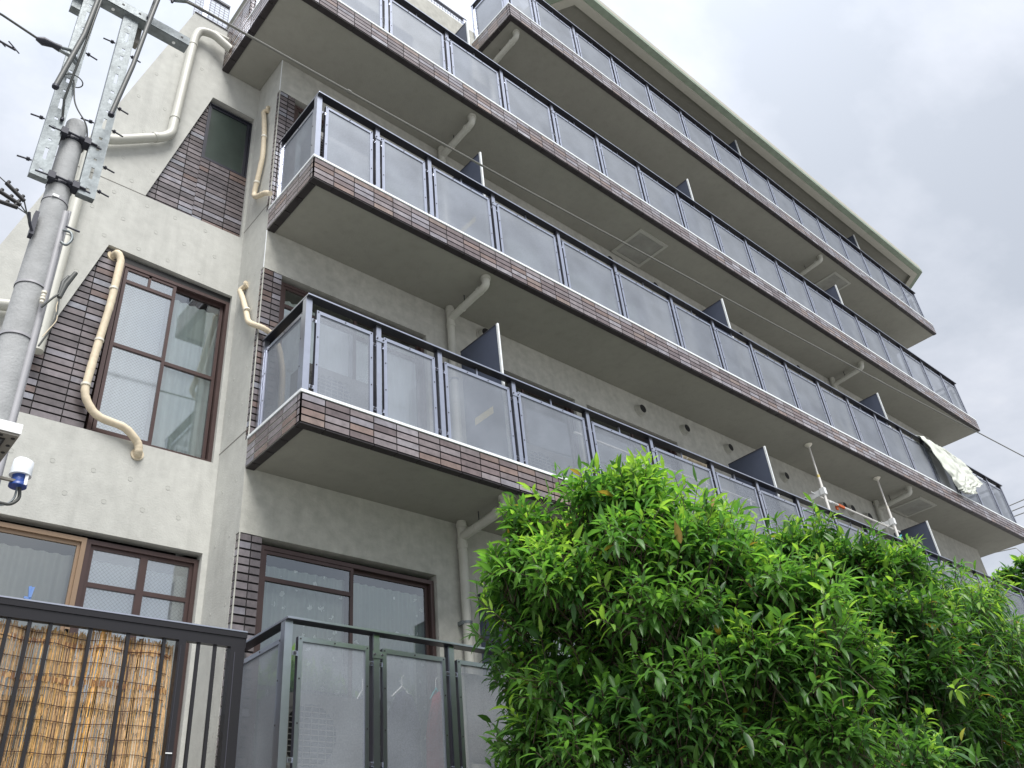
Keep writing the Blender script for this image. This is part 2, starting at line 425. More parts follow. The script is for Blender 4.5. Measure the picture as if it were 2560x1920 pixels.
# tie-hole plugs
for l in (1, 2, 3, 4):
    for x in [2.25]+[6.72+.45*i for i in range(24)]:
        for dz in (.9, 1.35, 2.25):
            z = ZL[l]+dz+.02
            if x > XW-.2 or any(o[0]-.1 < x < o[1]+.1 and o[2]-.1 < z < o[3]+.1 for o in ops): continue
            mw.tube([(x, .02, z), (x, -.002, z)], .013, 'plug', 10)
mw.build('main_wall', B)
ms = MB()      # strip of wall facing left, between gable and front
zz_ = [-8.2]
for l in (1, 2, 3): zz_ += [ZL[l]+.02, HEAD[l]]
zz_.append(6.045)
for i in range(len(zz_)-1):
    y0 = .058 if i % 2 == 1 else 0.
    ms.poly([(0, SY+.5, zz_[i]), (0, y0, zz_[i]), (0, y0, zz_[i+1]), (0, SY+.5, zz_[i+1])], 'concrete')
    if y0: ms.poly([(0, y0, zz_[i]), (.14, y0, zz_[i]), (.14, y0, zz_[i+1]), (0, y0, zz_[i+1])], 'concrete')
    if i: ms.poly([(0, 0, zz_[i]), (.14, 0, zz_[i]), (.14, .058, zz_[i]), (0, .058, zz_[i])], 'concrete')
for z in (-2.65, .12): ms.box(-.0015, .001, 0.005, SY, z-.006, z+.006, 'joint')
for z in (2.2, 1.55, .9, .45, -.3, -.75, -1.35, -1.9, -2.3, -3.1, -3.6, -4.2):
    for y in (.16, .42): ms.tube([(.01, y+.03*math.sin(z*5), z), (-.002, y+.03*math.sin(z*5), z)], .012, 'plug', 10)
ms.box(-.003, .004, -.003, .004, -.78, -.28, 'cap'); ms.box(-.003, .004, -.003, .004, 1.965, 2.52, 'cap')
ms.build('side_wall', B)

# gable wall with its slanted top, polygonal recesses
def slx(z): return -2.138+(z+1.215)*.2672
gout = [(-6.5, -8.2), (-.0, -8.2), (-.0, 2.8), (-.5, 2.8), (-.5, 3.305), (-.929, 3.305), (slx(-2.6), -2.6), (slx(-2.6), -2.95), (-6.5, -2.95)]
rU = [(-.553, 1.98), (-1.07, .03), (-.028, .03), (-.028, 1.975)]
rL = [(-1.297, -.755), (-1.695, -2.203), (-1.695, -2.747), (-.05, -2.747), (-.05, -.80)]
rG = [(-4.6, -3.62), (-4.6, -5.62), (-.05, -5.62), (-.05, -3.62)]
def holepoly(mb, outer, holes, y, m):
    polys = [[Vector((x, 0, z)) for x, z in outer]]+[[Vector((x, 0, z)) for x, z in h] for h in holes]
    allv = [v for p in polys for v in p]
    tris = tessellate_polygon([[Vector((v.x, v.z, 0)) for v in p] for p in polys])
    fs = []
    for t in tris:
        a, b, c = [allv[i] for i in t]
        if ((b.x-a.x)*(c.z-a.z)-(b.z-a.z)*(c.x-a.x)) < 0: t = t[::-1]
        fs.append(tuple(t))
    mb.add([(v.x, y, v.z) for v in allv], fs, m)
mg = MB(); holepoly(mg, gout, [rU, rL, rG], SY, 'concrete')
RD = .11
for h in (rU, rL, rG):
    for i in range(len(h)):
        a, b = h[i], h[(i+1) % len(h)]; mg.poly([(a[0], SY, a[1]), (b[0], SY, b[1]), (b[0], SY+RD, b[1]), (a[0], SY+RD, a[1])], 'concrete')
for i in range(len(gout)):
    a, b = gout[i], gout[(i+1) % len(gout)]; mg.poly([(a[0], SY, a[1]), (a[0], SY+8, a[1]), (b[0], SY+8, b[1]), (b[0], SY, b[1])], 'concrete')
for z in (.035,): mg.box(-2.0, -1.07, SY-.0015, SY+.001, z-.005, z+.005, 'joint')
mg.box(-.93, -.5, SY-.012, SY+.15, 3.305, 3.32, 'rail_dark')
for k, z in enumerate((-3.35, -3.1, -.38, -.09, .15, .41, .90, 1.39, 1.87, 2.35, 2.68, -.67, -1.2)):
    for j in range(7):
        x = -.297-.307*j-(.13 if k % 2 else 0)+.01*math.sin(k*7+j*3)
        if x < slx(z)+.1: continue
        def inside(P):
            c = False
            for i in range(len(P)):
                (x1, y1), (x2, y2) = P[i], P[(i+1) % len(P)]
                if (y1 > z) != (y2 > z) and x < (x2-x1)*(z-y1)/(y2-y1)+x1: c = not c
            return c
        if any(inside([(p[0]+(p[0]-sum(q[0] for q in h)/len(h))*.06, p[1]+(p[1]-sum(q[1] for q in h)/len(h))*.06) for p in h]) for h in (rU, rL, rG)): continue
        # round plug with a dark arc painting the shadow at its upper rim
        mg.tube([(x, SY+.02, z), (x, SY-.002, z)], .019, 'plug', 12)
        mg.tube([(x+.02*math.cos(a), SY-.001, z+.02*math.sin(a)) for a in [math.pi*(.12+.76*i/8) for i in range(9)]], .0016, 'plug_shade', 5)
mg.build('gable_wall', B)
# dark sheets painting in the unlit depth behind the windows
mr_ = MB(); mr_.poly([(.15, .75, -8), (XW-.1, .75, -8), (XW-.1, .75, 5.6), (.15, .75, 5.6)], 'room_shade'); mr_.poly([(-6.4, 1.25, -8), (-.02, 1.25, -8), (-.02, 1.25, -2.8), (-6.4, 1.25, -2.8)], 'room_shade'); mr_.poly([(-1.8, 1.25, -2.8), (-.02, 1.25, -2.8), (-.02, 1.25, 2.2), (-.8, 1.25, 2.2)], 'room_shade')
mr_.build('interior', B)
# tiled infill of the recesses and the pilaster beside each ground of windows
def infill(parts, nm):
    mb = MB()
    for reg in parts:
        xs = [p[0] for p in reg]; zs = [p[1] for p in reg]; x0, z1 = min(xs), max(zs)
        mb.poly([(p[0], SY+.052, p[1]) for p in reg][::-1], 'grout')
        loc_ = [(p[0]-x0, z1-p[1]) for p in reg]
        ar = sum(loc_[i][0]*loc_[(i+1) % len(loc_)][1]-loc_[(i+1) % len(loc_)][0]*loc_[i][1] for i in range(len(loc_)))
        if ar < 0: loc_ = loc_[::-1]
        tiles(mb, (x0, SY+.052, z1), (1, 0, 0), (0, 0, -1), (0, -1, 0), max(xs)-x0, z1-min(zs), u0=.11, pal=PAL_SHADE, region=loc_, th=.013, rh=.0525)
    mb.build(nm, B)
infill([[(-.572, 1.925), (-1.068, .032), (-.572, .032)], [(-.57, .985), (-.57, .032), (-.03, .032), (-.03, .985)]], 'tile_infill')
infill([[(-1.295, -.757), (-1.693, -2.203), (-1.693, -2.745), (-1.17, -2.745), (-1.14, -.80)]], 'tile_infill')
for l in (1, 2, 3):
    mb = MB(); zb, zt = ZL[l]+.03, HEAD[l]-.006
    mb.box(.014, .205, .014, .058, zb, zt, 'grout')
    tiles(mb, (.006, .014, zt), (1, 0, 0), (0, 0, -1), (0, -1, 0), .20, zt-zb, u0=.112, pal=PAL_SHADE, th=.010, rh=.0525)
    tiles(mb, (.014, .058, zt), (0, -1, 0), (0, 0, -1), (-1, 0, 0), .052, zt-zb, pal=PAL_SHADE, th=.010, rh=.0525)
    mb.build('tile_pilaster', B)

# ------------------------------------------------------------------ windows (part > frame, pane, curtain)
def curtain(mb, x0, x1, z0, z1, y, m, fold=.09, amp=.022, seed=0):
    n = int((x1-x0)/.012)+2; rnd = random.Random(seed); ph = rnd.random()*6
    top, bot = [], []
    for i in range(n):
        x = x0+(x1-x0)*i/(n-1); a = math.sin(x/fold*6.28+ph+1.2*math.sin(x*5+ph))
        top.append((x, y+amp*.5*a, z1)); bot.append((x+.015*math.sin(x*9), y+amp*a+.01*math.sin(x*23), z0))
    mb.add(top+bot, [(i, i+n, i+n+1, i+1) for i in range(n-1)], m, smooth=True)
def window(x0, x1, z0, z1, y, sashes, frame='brown_frame', fw=.036, name='window', cur='curtain', glassm='glass', label=None, vert=()):
    f = MB()
    for a, b, c, d in ((x0, x1, z1-fw, z1), (x0, x1, z0, z0+fw), (x0, x0+fw, z0+fw, z1-fw), (x1-fw, x1, z0+fw, z1-fw)): f.box(a, b, y-.02, y+.05, c, d, frame)
    o = f.build(name, B, label)
    for i, (a, b, bars, g, dy) in enumerate(sashes):
        s = MB()
        w = .030
        s.box(a, a+w, y+dy, y+dy+.03, z0+fw, z1-fw, frame); s.box(b-w, b, y+dy, y+dy+.03, z0+fw, z1-fw, frame)
        for z in (z0+fw, z1-fw-w): s.box(a+w, b-w, y+dy, y+dy+.03, z, z+w, frame)
        for z in bars: s.box(a+w, b-w, y+dy-.002, y+dy+.03, z-w*.6, z+w*.6, frame)
        for xv, za, zb in [v for v in vert if a < v[0] < b]: s.box(xv-.012, xv+.012, y+dy, y+dy+.028, za, zb, frame)
        s.build('sash', o)
        p = MB(); p.poly([(a+w, y+dy+.012, z0+fw), (b-w, y+dy+.012, z0+fw), (b-w, y+dy+.012, z1-fw), (a+w, y+dy+.012, z1-fw)], g); p.build('pane', o)
    if cur:
        k = MB(); curtain(k, x0+.05, x1-.04, z0+.02, z1-.12, y+.095, cur, seed=int(x0*97+z0*13) % 997); k.build('curtain', o)
    return o
yw = SY+.06
window(-1.145, -.052, -2.745, -.86, yw, [(-1.10, -.60, (-1.80, -1.06), 'glass_wire', -.012), (-.655, -.095, (-1.80,), 'glass', .028)], vert=[(-.86, -1.06, -.9)], label='brown framed window with lace curtain in the lower gable recess')
mb = MB(); mb.box(-1.16, -.05, yw-.02, yw+.06, -.858, -.80, 'black'); mb.build('window_head', B)
window(-.568, -.032, 1.0, 1.93, yw, [(-.556, -.050, (), 'glass_dark', 0)], frame='dark_metal', fw=.014, cur=None, label='small dark screened window in the upper gable recess')
mb = MB(); mb.box(-.568, -.03, yw-.025, yw+.03, .985, 1.0, 'dark_metal'); mb.build('window_sill', B)
window(-4.58, -.97, -5.6, -3.665, yw, [(-2.9, -1.95, (), 'glass', .0), (-1.98, -1.0, (), 'glass', .0)], frame='tan_frame', cur='curtain_grey', label='tan framed sliding window with grey curtain behind the black fence')
window(-.968, -.055, -5.6, -3.665, yw+.01, [(-.93, -.50, (-4.02,), 'glass_wire', .0), (-.50, -.09, (-4.02,), 'glass_wire', .0)], frame='brown_frame')
for l in (1, 2, 3, 4):
    zb = ZL[l]+.06
    window(.215, 2.0, zb, HEAD[l]-.05, .06, [(.25, 1.12, (HEAD[l]-.33,), 'glass', -.012), (1.07, 1.96, (HEAD[l]-.33,) if l > 1 else (), 'glass', .026)], cur='curtain_lace' if l == 1 else 'curtain', label='brown framed balcony window with flowered lace curtain' if l == 1 else None)
    for a, b in ((2.66, 4.40), (4.62, 6.50)): window(a+.01, b-.01, zb, HEAD[l]-.06, .06, [(a+.05, (a+b)/2, (), 'glass', -.012), ((a+b)/2-.03, b-.05, (), 'glass', .026)], cur='curtain' if (l+int(a)) % 2 else None)
    for a, b in ((7.95, 9.55), (10.1, 11.9), (13.2, 14.8)): window(a+.01, b-.01, zb, HEAD[l]-.46, .06, [(a+.05, (a+b)/2, (), 'glass', -.012), ((a+b)/2-.03, b-.05, (), 'glass', .026)], cur='curtain')
# pattern on the lace curtain at the ground floor
# (small embroidered flowers and leaves along wandering stems)

# ------------------------------------------------------------------ balconies
POSTS = [.077, .807, 1.52, 2.49, 3.607, 4.705]+[5.915+.9985*i for i in range(12)]
def balcony(l, x0, cap_on_left=True):
    z = ZL[l]; mb = MB()
    y2 = SY if l == 4 else 0
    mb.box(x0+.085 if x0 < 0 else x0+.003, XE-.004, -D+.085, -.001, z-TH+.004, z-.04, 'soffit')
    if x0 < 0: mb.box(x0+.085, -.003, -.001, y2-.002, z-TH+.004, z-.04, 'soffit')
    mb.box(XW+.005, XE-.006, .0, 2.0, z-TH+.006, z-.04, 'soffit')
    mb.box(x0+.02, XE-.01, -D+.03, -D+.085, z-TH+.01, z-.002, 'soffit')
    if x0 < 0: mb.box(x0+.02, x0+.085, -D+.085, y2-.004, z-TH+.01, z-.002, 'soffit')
    # fine drip joint along wall line
    slab = mb.build('balcony', B, {2: 'lowest full balcony slab, its right part behind the trees', 3: 'balcony slab with the white cloth over its railing', 4: 'balcony slab reaching left over the gable wall', 5: 'shortest balcony slab under the green edged eaves', 1: None}[l])
    t = MB(); first = {2: 1.97387, 3: 1, 4: 2.86061, 5: 1, 1: 1}[l]
    j0 = (first*TP) % TP if l in (2, 4) else 0
    if l == 4: j0 = (.67224+.5) % TP
    if l == 2: j0 = .46386 % TP
    t.box(x0+.012, XE-.012, -D+.012, -D+.03, z-TH+.006, z-.001, 'grout')
    tiles(t, (x0, -D+.012, z-.004), (1, 0, 0), (0, 0, -1), (0, -1, 0), XE-x0, TH-.006, u0=j0, th=.012)
    # left return
    yb = y2-.003
    t.box(x0+.012, x0+.022, -D+.03, yb, z-TH+.006, z-.001, 'grout')
    tiles(t, (x0+.012, yb, z-.004), (0, -1, 0), (0, 0, -1), (-1, 0, 0), yb+D, TH-.006, u0=((yb+D)-.21*TP) % TP, th=.012)
    t.box(XE-.03, XE-.012, -D+.03, 1.99, z-TH+.006, z-.001, 'grout')
    tiles(t, (XE-.012, -D, z-.004), (0, 1, 0), (0, 0, -1), (1, 0, 0), D+2, TH-.006, th=.012)
    t.build('tile_fascia', slab)
    u = MB()     # glazed tiles under the drip edge, underside shade in their colour
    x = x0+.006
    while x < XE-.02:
        b = min(x+TW, XE-.004); u.box(x, b, -D+.006, -D+.082, z-TH-.007, z-TH+.004, 'tile_under_shade'); x += TP
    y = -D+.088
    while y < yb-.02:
        b = min(y+TW, yb); u.box(x0+.006, x0+.082, y, b, z-TH-.007, z-TH+.004, 'tile_under_shade'); y += TP
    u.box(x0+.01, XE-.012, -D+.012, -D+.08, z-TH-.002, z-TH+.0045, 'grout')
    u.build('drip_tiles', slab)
    c = MB(); yc = -.05 if l == 4 else yb
    c.box(x0-.008, XE+.006, -D-.008, -D+.20, z+.008, z+.034, 'cap'); c.box(x0-.008, x0+.18, -D+.20, yc, z+.008, z+.0335, 'cap'); c.box(XE-.18, XE+.006, -D+.20, 1.99, z+.008, z+.0335, 'cap')
    c.box(x0+.006, XE-.006, -D+.006, -D+.19, z-.004, z+.009, 'grout'); c.box(x0+.006, x0+.17, -D+.19, yc, z-.004, z+.0085, 'grout')
    c.build('cap_trim', slab)
    return slab
def panel(parent, a, b, z0, z1, y, axis='x', mid=True, sheet='perforated'):
    """framed perforated sheet between a and b"""
    mb = MB(); w = .034
    def bx(u0, u1, v0, v1, d0, d1, m):
        if axis == 'x': mb.box(u0, u1, y+d0, y+d1, v0, v1, m)
        else: mb.box(y+d0, y+d1, u0, u1, v0, v1, m)
    bx(a, a+w, z0, z1, -.004, .004, 'rail'); bx(b-w, b, z0, z1, -.004, .004, 'rail'); bx(a+w, b-w, z1-w, z1, -.0035, .0035, 'rail'); bx(a+w, b-w, z0, z0+w, -.0035, .0035, 'rail')
    bx(a+.001, a+w-.006, z0+.001, z1-.001, .004, .034, 'rail_dark'); bx(b-w+.006, b-.001, z0+.001, z1-.001, .004, .034, 'rail_dark'); bx(a+w, b-w, z1-w+.004, z1-.002, .004, .033, 'rail_dark')  # dark rear bars carry the side-face shade as colour
    if axis == 'x': mb.poly([(a+w, y+.006, z0+w), (b-w, y+.006, z0+w), (b-w, y+.006, z1-w), (a+w, y+.006, z1-w)], sheet)
    else: mb.poly([(y+.006, a+w, z0+w), (y+.006, b-w, z0+w), (y+.006, b-w, z1-w), (y+.006, a+w, z1-w)], sheet)
    n = 3 if b-a > .7 else 2
    for i in range(n+1):
        u = a+w*.5+(b-a-w)*i/n
        for z in (z1-w*.5, z0+w*.5): bx(u-.005, u+.005, z-.005, z+.005, -.008, -.004, 'bolt')
    for z in (z0+(z1-z0)*.36, z0+(z1-z0)*.68):
        for u in (a+w*.5, b-w*.5): bx(u-.005, u+.005, z-.005, z+.005, -.008, -.004, 'bolt')
    # lugs that bolt the frame to its posts
    for z in (z0+.1, z1-.12):
        for u0, u1 in ((a-.04, a), (b, b+.04)):
            bx(u0, u1, z-.017, z+.017, .004, .010, 'rail'); c = (u0+u1)/2; bx(c-.009, c+.009, z-.009, z+.009, -.006, .004, 'bolt')
    if mid and b-a > .75:
        c = (a+b)/2; bx(c-.009, c+.009, z1, z1+.085, .004, .02, 'rail')
    return mb.build('railing_panel', parent)
def post(parent, x, y, z0, z1, clampz=None, w=.052):
    mb = MB(); mb.box(x-w/2, x+w/2, y-.012, y+.001, z0, z1, 'rail'); mb.box(x-w/2+.002, x+w/2-.002, y+.001, y+.052, z0, z1-.001, 'rail' if w > .055 else 'rail_dark')  # dark core puts the shade of the post sides into the colour
    if clampz:
        mb.box(x-w/2-.012, x+w/2+.035, y-.020, y-.0125, clampz-.026, clampz+.026, 'rail')
        for u in (x-w/2+.004, x+w/2+.018): mb.tube([(u, y-.02, clampz), (u, y-.027, clampz)], .008, 'bolt', 8)
    return mb.build('railing_post', parent)
def railing(l, x0, posts, yend, zoff=0., yr=YR, right=True, label=None, hr=HR):
    z = ZL[l]+zoff; zt = z+hr; sh = 'perforated' if l < 3 else 'perforated_fine'
    h = MB(); xa = x0+.05; xb = XE-.05
    h.box(xa, xb, yr-.045, yr+.045, zt, zt+.018, 'handrail'); h.box(xa, xa+.09, yr+.045, yend, zt, zt+.018, 'handrail')
    h.box(xa-.002, xb+.002, yr-.048, yr-.045, zt+.004, zt+.019, 'rail'); h.box(xa-.003, xa, yr-.045, yend, zt+.004, zt+.019, 'rail')
    if right: h.box(xb-.09, xb, yr+.045, 1.95, zt, zt+.018, 'handrail')
    rl = h.build('balcony_railing', B, label)
    P = [x0+.077]+posts+[XE-.09]
    for i, x in enumerate(P): post(rl, x, yr, z+.034, zt, zt-.155 if (i % 2 == 1 and 0 < i < len(P)-1) else None, .06 if i == 0 else .052)
    for a, b in zip(P[:-1], P[1:]):
        if b-a < .3: continue
        panel(rl, a+.083-.0 if a == P[0] else a+.06, b-.06, z+.06, z+hr-.097, yr, sheet=sh)
    # side panel on the left return
    xs = x0+.075
    L_ = yend-.02-(yr+.07)
    n = max(1, round(L_/.75)); s = L_/n
    for i in range(n): panel(rl, yr+.07+i*s+.01, yr+.07+(i+1)*s-.03, z+.06, z+hr-.097, xs, axis='y', mid=False, sheet=sh)
    mb = MB(); mb.box(xs-.02, xs+.03, yend-.045, yend-.005, z+.034, zt, 'rail'); mb.build('railing_post', rl)
    if n > 1:
        mb = MB(); mb.box(xs-.02, xs+.03, yr+.07+s-.03, yr+.07+s+.01, z+.034, zt, 'rail'); mb.build('railing_post', rl)
    if right:
        xs = XE-.075
        for i in range(3):
            ya = yr+.08+i*.9; panel(rl, ya+.03, ya+.84, z+.06, z+hr-.097, xs, axis='y', mid=False, sheet=sh)
            mb = MB(); mb.box(xs-.03, xs+.02, ya+.85, ya+.90, z+.034, zt, 'rail'); mb.build('railing_post', rl)
    return rl
sl2 = balcony(2, 0); sl3 = balcony(3, 0); sl4 = balcony(4, -.5); sl5 = balcony(5, X5)
railing(2, 0, POSTS[1:], -.01, label='railing of the lowest tiled balcony, partly behind the tree')
railing(3, 0, POSTS[1:], -.01, label='railing with the white cloth over its far end')
railing(4, -.5, [.2, .95, 1.945, 2.929, 3.938, 4.924]+POSTS[6:], -.08, label='railing of the balcony reaching left past the gable')
railing(5, X5, [3.95, 4.924]+POSTS[6:], -.01, label='railing of the top balcony under the eaves')
# ground-floor railing stands on a raised slab
mb = MB(); mb.box(0, XE, -D, -.001, -5.95, -5.70, 'concrete'); mb.build('terrace_slab', B)
railing(1, 0, POSTS[1:], -.01, yr=-.765, label='darker ground floor railing at the bottom edge')

# tall tiled end wall on the balcony that meets the gable
mb = MB(); x = -.5
mb.box(x+.012, x+.12, -.05, SY-.002, 2.80, 3.296, 'grout')
tiles(mb, (x+.012, SY-.004, 3.292), (0, -1, 0), (0, 0, -1), (-1, 0, 0), SY+.046, 3.292-2.805, u0=.17, th=.012)
tiles(mb, (x+.005, -.05, 3.292), (1, 0, 0), (0, 0, -1), (0, -1, 0), .11, 3.292-2.84, th=.010)
mb.box(x-.006, x+.13, -.066, SY, 3.297, 3.312, 'tile_wall_cap')
mb.build('tiled_parapet', B)
mb = MB(); mb.tube([(-.32, -.12, 2.82), (-.32, -.12, 3.60)], .055, 'pipe', 16); mb.tube([(-.32, -.12, 3.6), (-.32, -.12, 3.66)], .068, 'pipe', 16); mb.build('vent_pipe', B)

# partitions between the flats
def partition(l, x):
    z = ZL[l]; mb = MB(); mb.box(x-.008, x+.008, -.73, -.10, z+.12, z+1.855, 'board')
    if l == 1: mb.box(x-.009, x-.0085, -.55, -.53, z+.2, z+1.8, 'rail_dark')
    o = mb.build('partition_board', B); f = MB()
    f.box(x-.011, x+.011, -.755, -.73, z+.05, z+1.87, 'cap'); f.box(x-.012, x+.012, -.73, -.10, z+1.855, z+1.87, 'rail_dark'); f.box(x-.012, x+.012, -.73, -.10, z+.10, z+.12, 'rail_dark'); f.build('frame', o)
    if x < 3 and l in (2, 3):
        s = MB(); s.box(x-.0105, x-.0085, -.56, -.26, z+.80, z+.885, 'sticker'); s.build('sticker', o)
    return o
for l in (1, 2, 3, 4, 5):
    for x in (2.43, 7.57, 12.70):
        if l == 5:
            if x < 3: continue
            x = 10.17 if x < 8 else 15.2
        partition(l, x)

# soffit drain pipes: elbow, sloping run to the wall, downpipe
def drain(l, x, y=-.73, down=True):
    z = ZL[l]-TH; mb = MB(); r = .046
    mb.tube(bend([(x, y, z+.01), (x, y, z-.115), (x, -.085, z-.165)], .07, 7), r, 'pipe', 16)
    mb.tube([(x, y, z+.003), (x, y, z-.035)], r+.012, 'pipe', 18)
    mb.tube([(x, y+.10, z-.118), (x, y+.135, z-.121)], r+.007, 'pipe', 16)
    mb.tube([(x, -.30, z-.149), (x, -.28, z-.151)], r+.004, 'pipe', 16)
    mb.tube([(x, -.34, z-.10), (x, -.34, z+.005)], .006, 'dark_metal', 6)
    zb = z-2.45 if l > 2 else -8
    if down:
        mb.tube([(x, -.065, z+.003), (x, -.065, z-.22), (x, -.065, zb)], [r, r, r], 'pipe', 16)
        for k in (z-.02, z-.24): mb.tube([(x, -.065, k), (x, -.065, k-.05)], r+.007, 'pipe', 16)
        k = z-1.02; mb.tube([(x, -.065, k), (x, -.065, k-.025)], r+.005, 'galv', 16); mb.box(x-.065, x-.04, -.07, 0, k-.03, k+.005, 'galv')
    return mb.build('drain_pipe', B)
for l, x in ((2, 2.30), (3, 2.33), (4, 2.36), (5, 3.50)): drain(l, x)
for l in (3, 4, 5): drain(l, 12.48)
# escape hatches in the soffits
def hatch(l, x0, x1, y0=-.655, y1=-.02):
    z = ZL[l]-TH+.004; mb = MB(); w = .055
    mb.box(x0, x1, y0, y0+w, z-.016, z, 'vent'); mb.box(x0, x1, y1-w, y1, z-.016, z, 'vent'); mb.box(x0, x0+w, y0+w, y1-w, z-.0155, z, 'vent'); mb.box(x1-w, x1, y0+w, y1-w, z-.0155, z, 'vent')
    mb.box(x0+w+.006, x1-w-.006, y0+w+.006, y1-w-.006, z-.010, z-.001, 'hatch'); mb.box(x0+w, x1-w, y0+w, y1-w, z-.004, z-.0005, 'grout')
    return mb.build('escape_hatch', B)
mat('hatch', (.30, .30, .275), .4, metal=.1, var=.25, vscale=3)
hatch(4, 5.825, 6.50); hatch(5, 13.25, 13.95); hatch(3, 13.10, 13.80)
# round vent hoods high on the wall
def vent(x, z, r=.058):
    r *= 1.28
    mb = MB(); n = 20
    mb.tube([(x, .0, z), (x, -.012, z)], r*1.22, 'vent', n)
    vs = []; fs = []
    K = 6
    for k in range(K+1):
        a = k/K*math.pi/2; 
        for i in range(n):
            q = 2*math.pi*i/n; rr = r*(1-.12*math.sin(a)) if k < K else r*.80
            vs.append((x+rr*math.cos(q), -.012-.06*math.sin(a), z+rr*math.sin(q)))
    for k in range(K):
        for i in range(n): fs.append((k*n+i, k*n+(i+1) % n, (k+1)*n+(i+1) % n, (k+1)*n+i))
    mb.add(vs, fs, 'vent', smooth=True)
    mb.tube([(x, -.0735, z), (x, -.074, z)], r*.80, 'black', n)
    return mb.build('vent_hood', B)
for x, z, r in ((2.885, -.42, .07), (5.745, -.52, .062), (6.738, -.52, .058), (7.815, -.52, .058), (9.329, -.60, .06), (11.12, -.70, .06), (11.408, -.70, .075), (12.0, -.72, .08), (2.9, 2.33, .07)): vent(x, z, r)
for x in (5.7, 6.8, 9.2, 11.1): vent(x, 2.25)
# air-conditioner hoses in beige covers
def hose(pts, r=.033, straps=(), wall='y'):
    P = bend(pts, .09, 6); mb = MB(); rr = [r*(1+.05*math.sin(i*2.3)) for i in range(len(P))]
    mb.tube(P, rr, 'beige_hose', 12)
    # wrapped tape ridges
    for i in range(1, len(P)-1):
        pass
    for (p, d) in straps:
        p = Vector(p); d = Vector(d).normalized(); mb.tube([p-d*.010, p+d*.010], r+.006, 'porcelain', 12)
    p = Vector(pts[0]); q = Vector(pts[1]); mb.tube([p, p+(q-p).normalized()*.02], r+.022, 'beige_hose', 14)
    return mb.build('hose_cover', B)
y_ = SY-.045
hose([(-1.235, SY+.06, -.84), (-1.215, y_+.01, -.83), (-1.175, y_, -.92), (-1.185, y_, -1.45), (-1.225, y_, -2.05), (-1.245, y_, -2.46), (-1.12, y_, -2.63), (-.86, y_-.02, -2.67), (-.735, y_-.0, -2.78), (-.72, y_+.01, -2.86), (-.72, y_+.06, -2.865)],
     .034, [((-1.187, y_, -1.28), (0, 0, 1)), ((-1.213, y_, -1.88), (0, 0, 1)), ((-1.243, y_, -2.36), (0, 0, 1))])
mb = MB(); mb.tube([(-.72, SY+.002, -2.86), (-.72, SY-.012, -2.86)], .055, 'beige_hose', 16); mb.build('hose_flange', B)
hose([(0, .22, 1.83), (-.04, .30, 1.84), (-.045, .25, 1.68), (-.045, .205, 1.38), (-.045, .18, .95), (-.045, .26, .65), (-.045, .32, .44), (-.05, .18, .33), (-.05, .02, .25), (-.045, -.10, .14)],
     .028, [((-.045, .20, 1.30), (0, -.03, 1)), ((-.045, .27, .62), (0, .2, -1))])
hose([(0, .32, -.79), (-.045, .41, -.82), (-.045, .30, -1.02), (-.045, .19, -1.26), (-.05, .12, -1.42), (-.048, -.02, -1.54), (.03, -.06, -1.57), (.12, -.065, -1.61), (.20, -.07, -1.74), (.25, -.07, -2.0), (.26, -.07, -2.6)],
     .028, [((-.045, .185, -1.23), (0, -.4, -1))])
mb = MB(); P = bend([(-.40, SY-.03, -5.0), (-.40, SY-.03, -5.35), (-.48, SY-.03, -5.75), (-.49, SY-.03, -8.1)], .1); mb.tube(P, .024, 'beige_hose', 12); mb.tube([(-.40, SY-.03, -5.1), (-.40, SY-.03, -5.13)], .03, 'galv', 12); mb.build('thin_pipe', B)
# rain pipe climbing over the gable wall
y_ = SY-.075; r = .05; mb = MB()
mb.tube(bend([(-1.668, y_, -2.2), (-1.668, y_, .43), (-1.50, y_, .50), (-1.03, y_, .875), (-.955, y_, .98), (-.90, y_, 2.73), (-.86, y_-.01, 2.90), (-.70, y_-.04, 2.93), (-.48, y_-.10, 2.74)], .10, 7), r, 'pipe', 16)
for a, b in (((-1.668, y_, -.20), (-1.668, y_, -.24)), ((-1.12, y_, .805), (-1.09, y_, .83)), ((-.948, y_, 1.22), (-.946, y_, 1.26)), ((-.905, y_, 2.57), (-.904, y_, 2.60)), ((-1.668, y_, .2), (-1.668, y_, .24)), ((-1.668, y_, -.9), (-1.668, y_, -.93))): mb.tube([a, b], r+.006, 'pipe', 16)
mb.tube([(-.70, y_-.03, 2.98), (-.52, y_-.05, 2.96)], .03, 'pipe', 12)
mb.build('rain_pipe', B)
mb = MB(); mb.tube(bend([(-1.70, y_, -1.98), (-1.80, y_, -1.80), (-2.6, y_, -2.05)], .05), r, 'pipe', 16); mb.tube([(-1.86, y_, -1.83), (-1.90, y_, -1.845)], r+.006, 'galv', 14); mb.build('branch_pipe', B)

# wire mesh fences on the terraces
def meshfence(x0, x1, y, z0, z1, posts, top=.05):
    mb = MB(); mb.box(x0, x1, y-.02, y+.02, z1, z1+.035, 'rail_dark'); mb.box(x0, x1, y-.01, y+.01, z0+.02, z0+.03, 'mesh_wire')
    o = mb.build('terrace_fence', B); g = MB()
    n = int((x1-x0)/.055)
    for i in range(n+1): x = x0+(x1-x0)*i/n; g.box(x-.004, x+.004, y-.0025, y+.0025, z0+.02, z1, 'mesh_wire')
    k = int((z1-z0)/.05)
    for i in range(k+1): z = z0+.03+(z1-z0-.03)*i/k; g.box(x0, x1, y-.0055, y-.0026, z-.004, z+.004, 'mesh_wire')
    g.build('wire_mesh', o)
    for x in posts:
        p = MB(); p.box(x-.03, x+.03, y-.02, y+.03, z0, z1+.034, 'rail'); p.build('fence_post', o)
meshfence(-.93, -.50, SY+.06, 3.315, 3.86, [-.80])
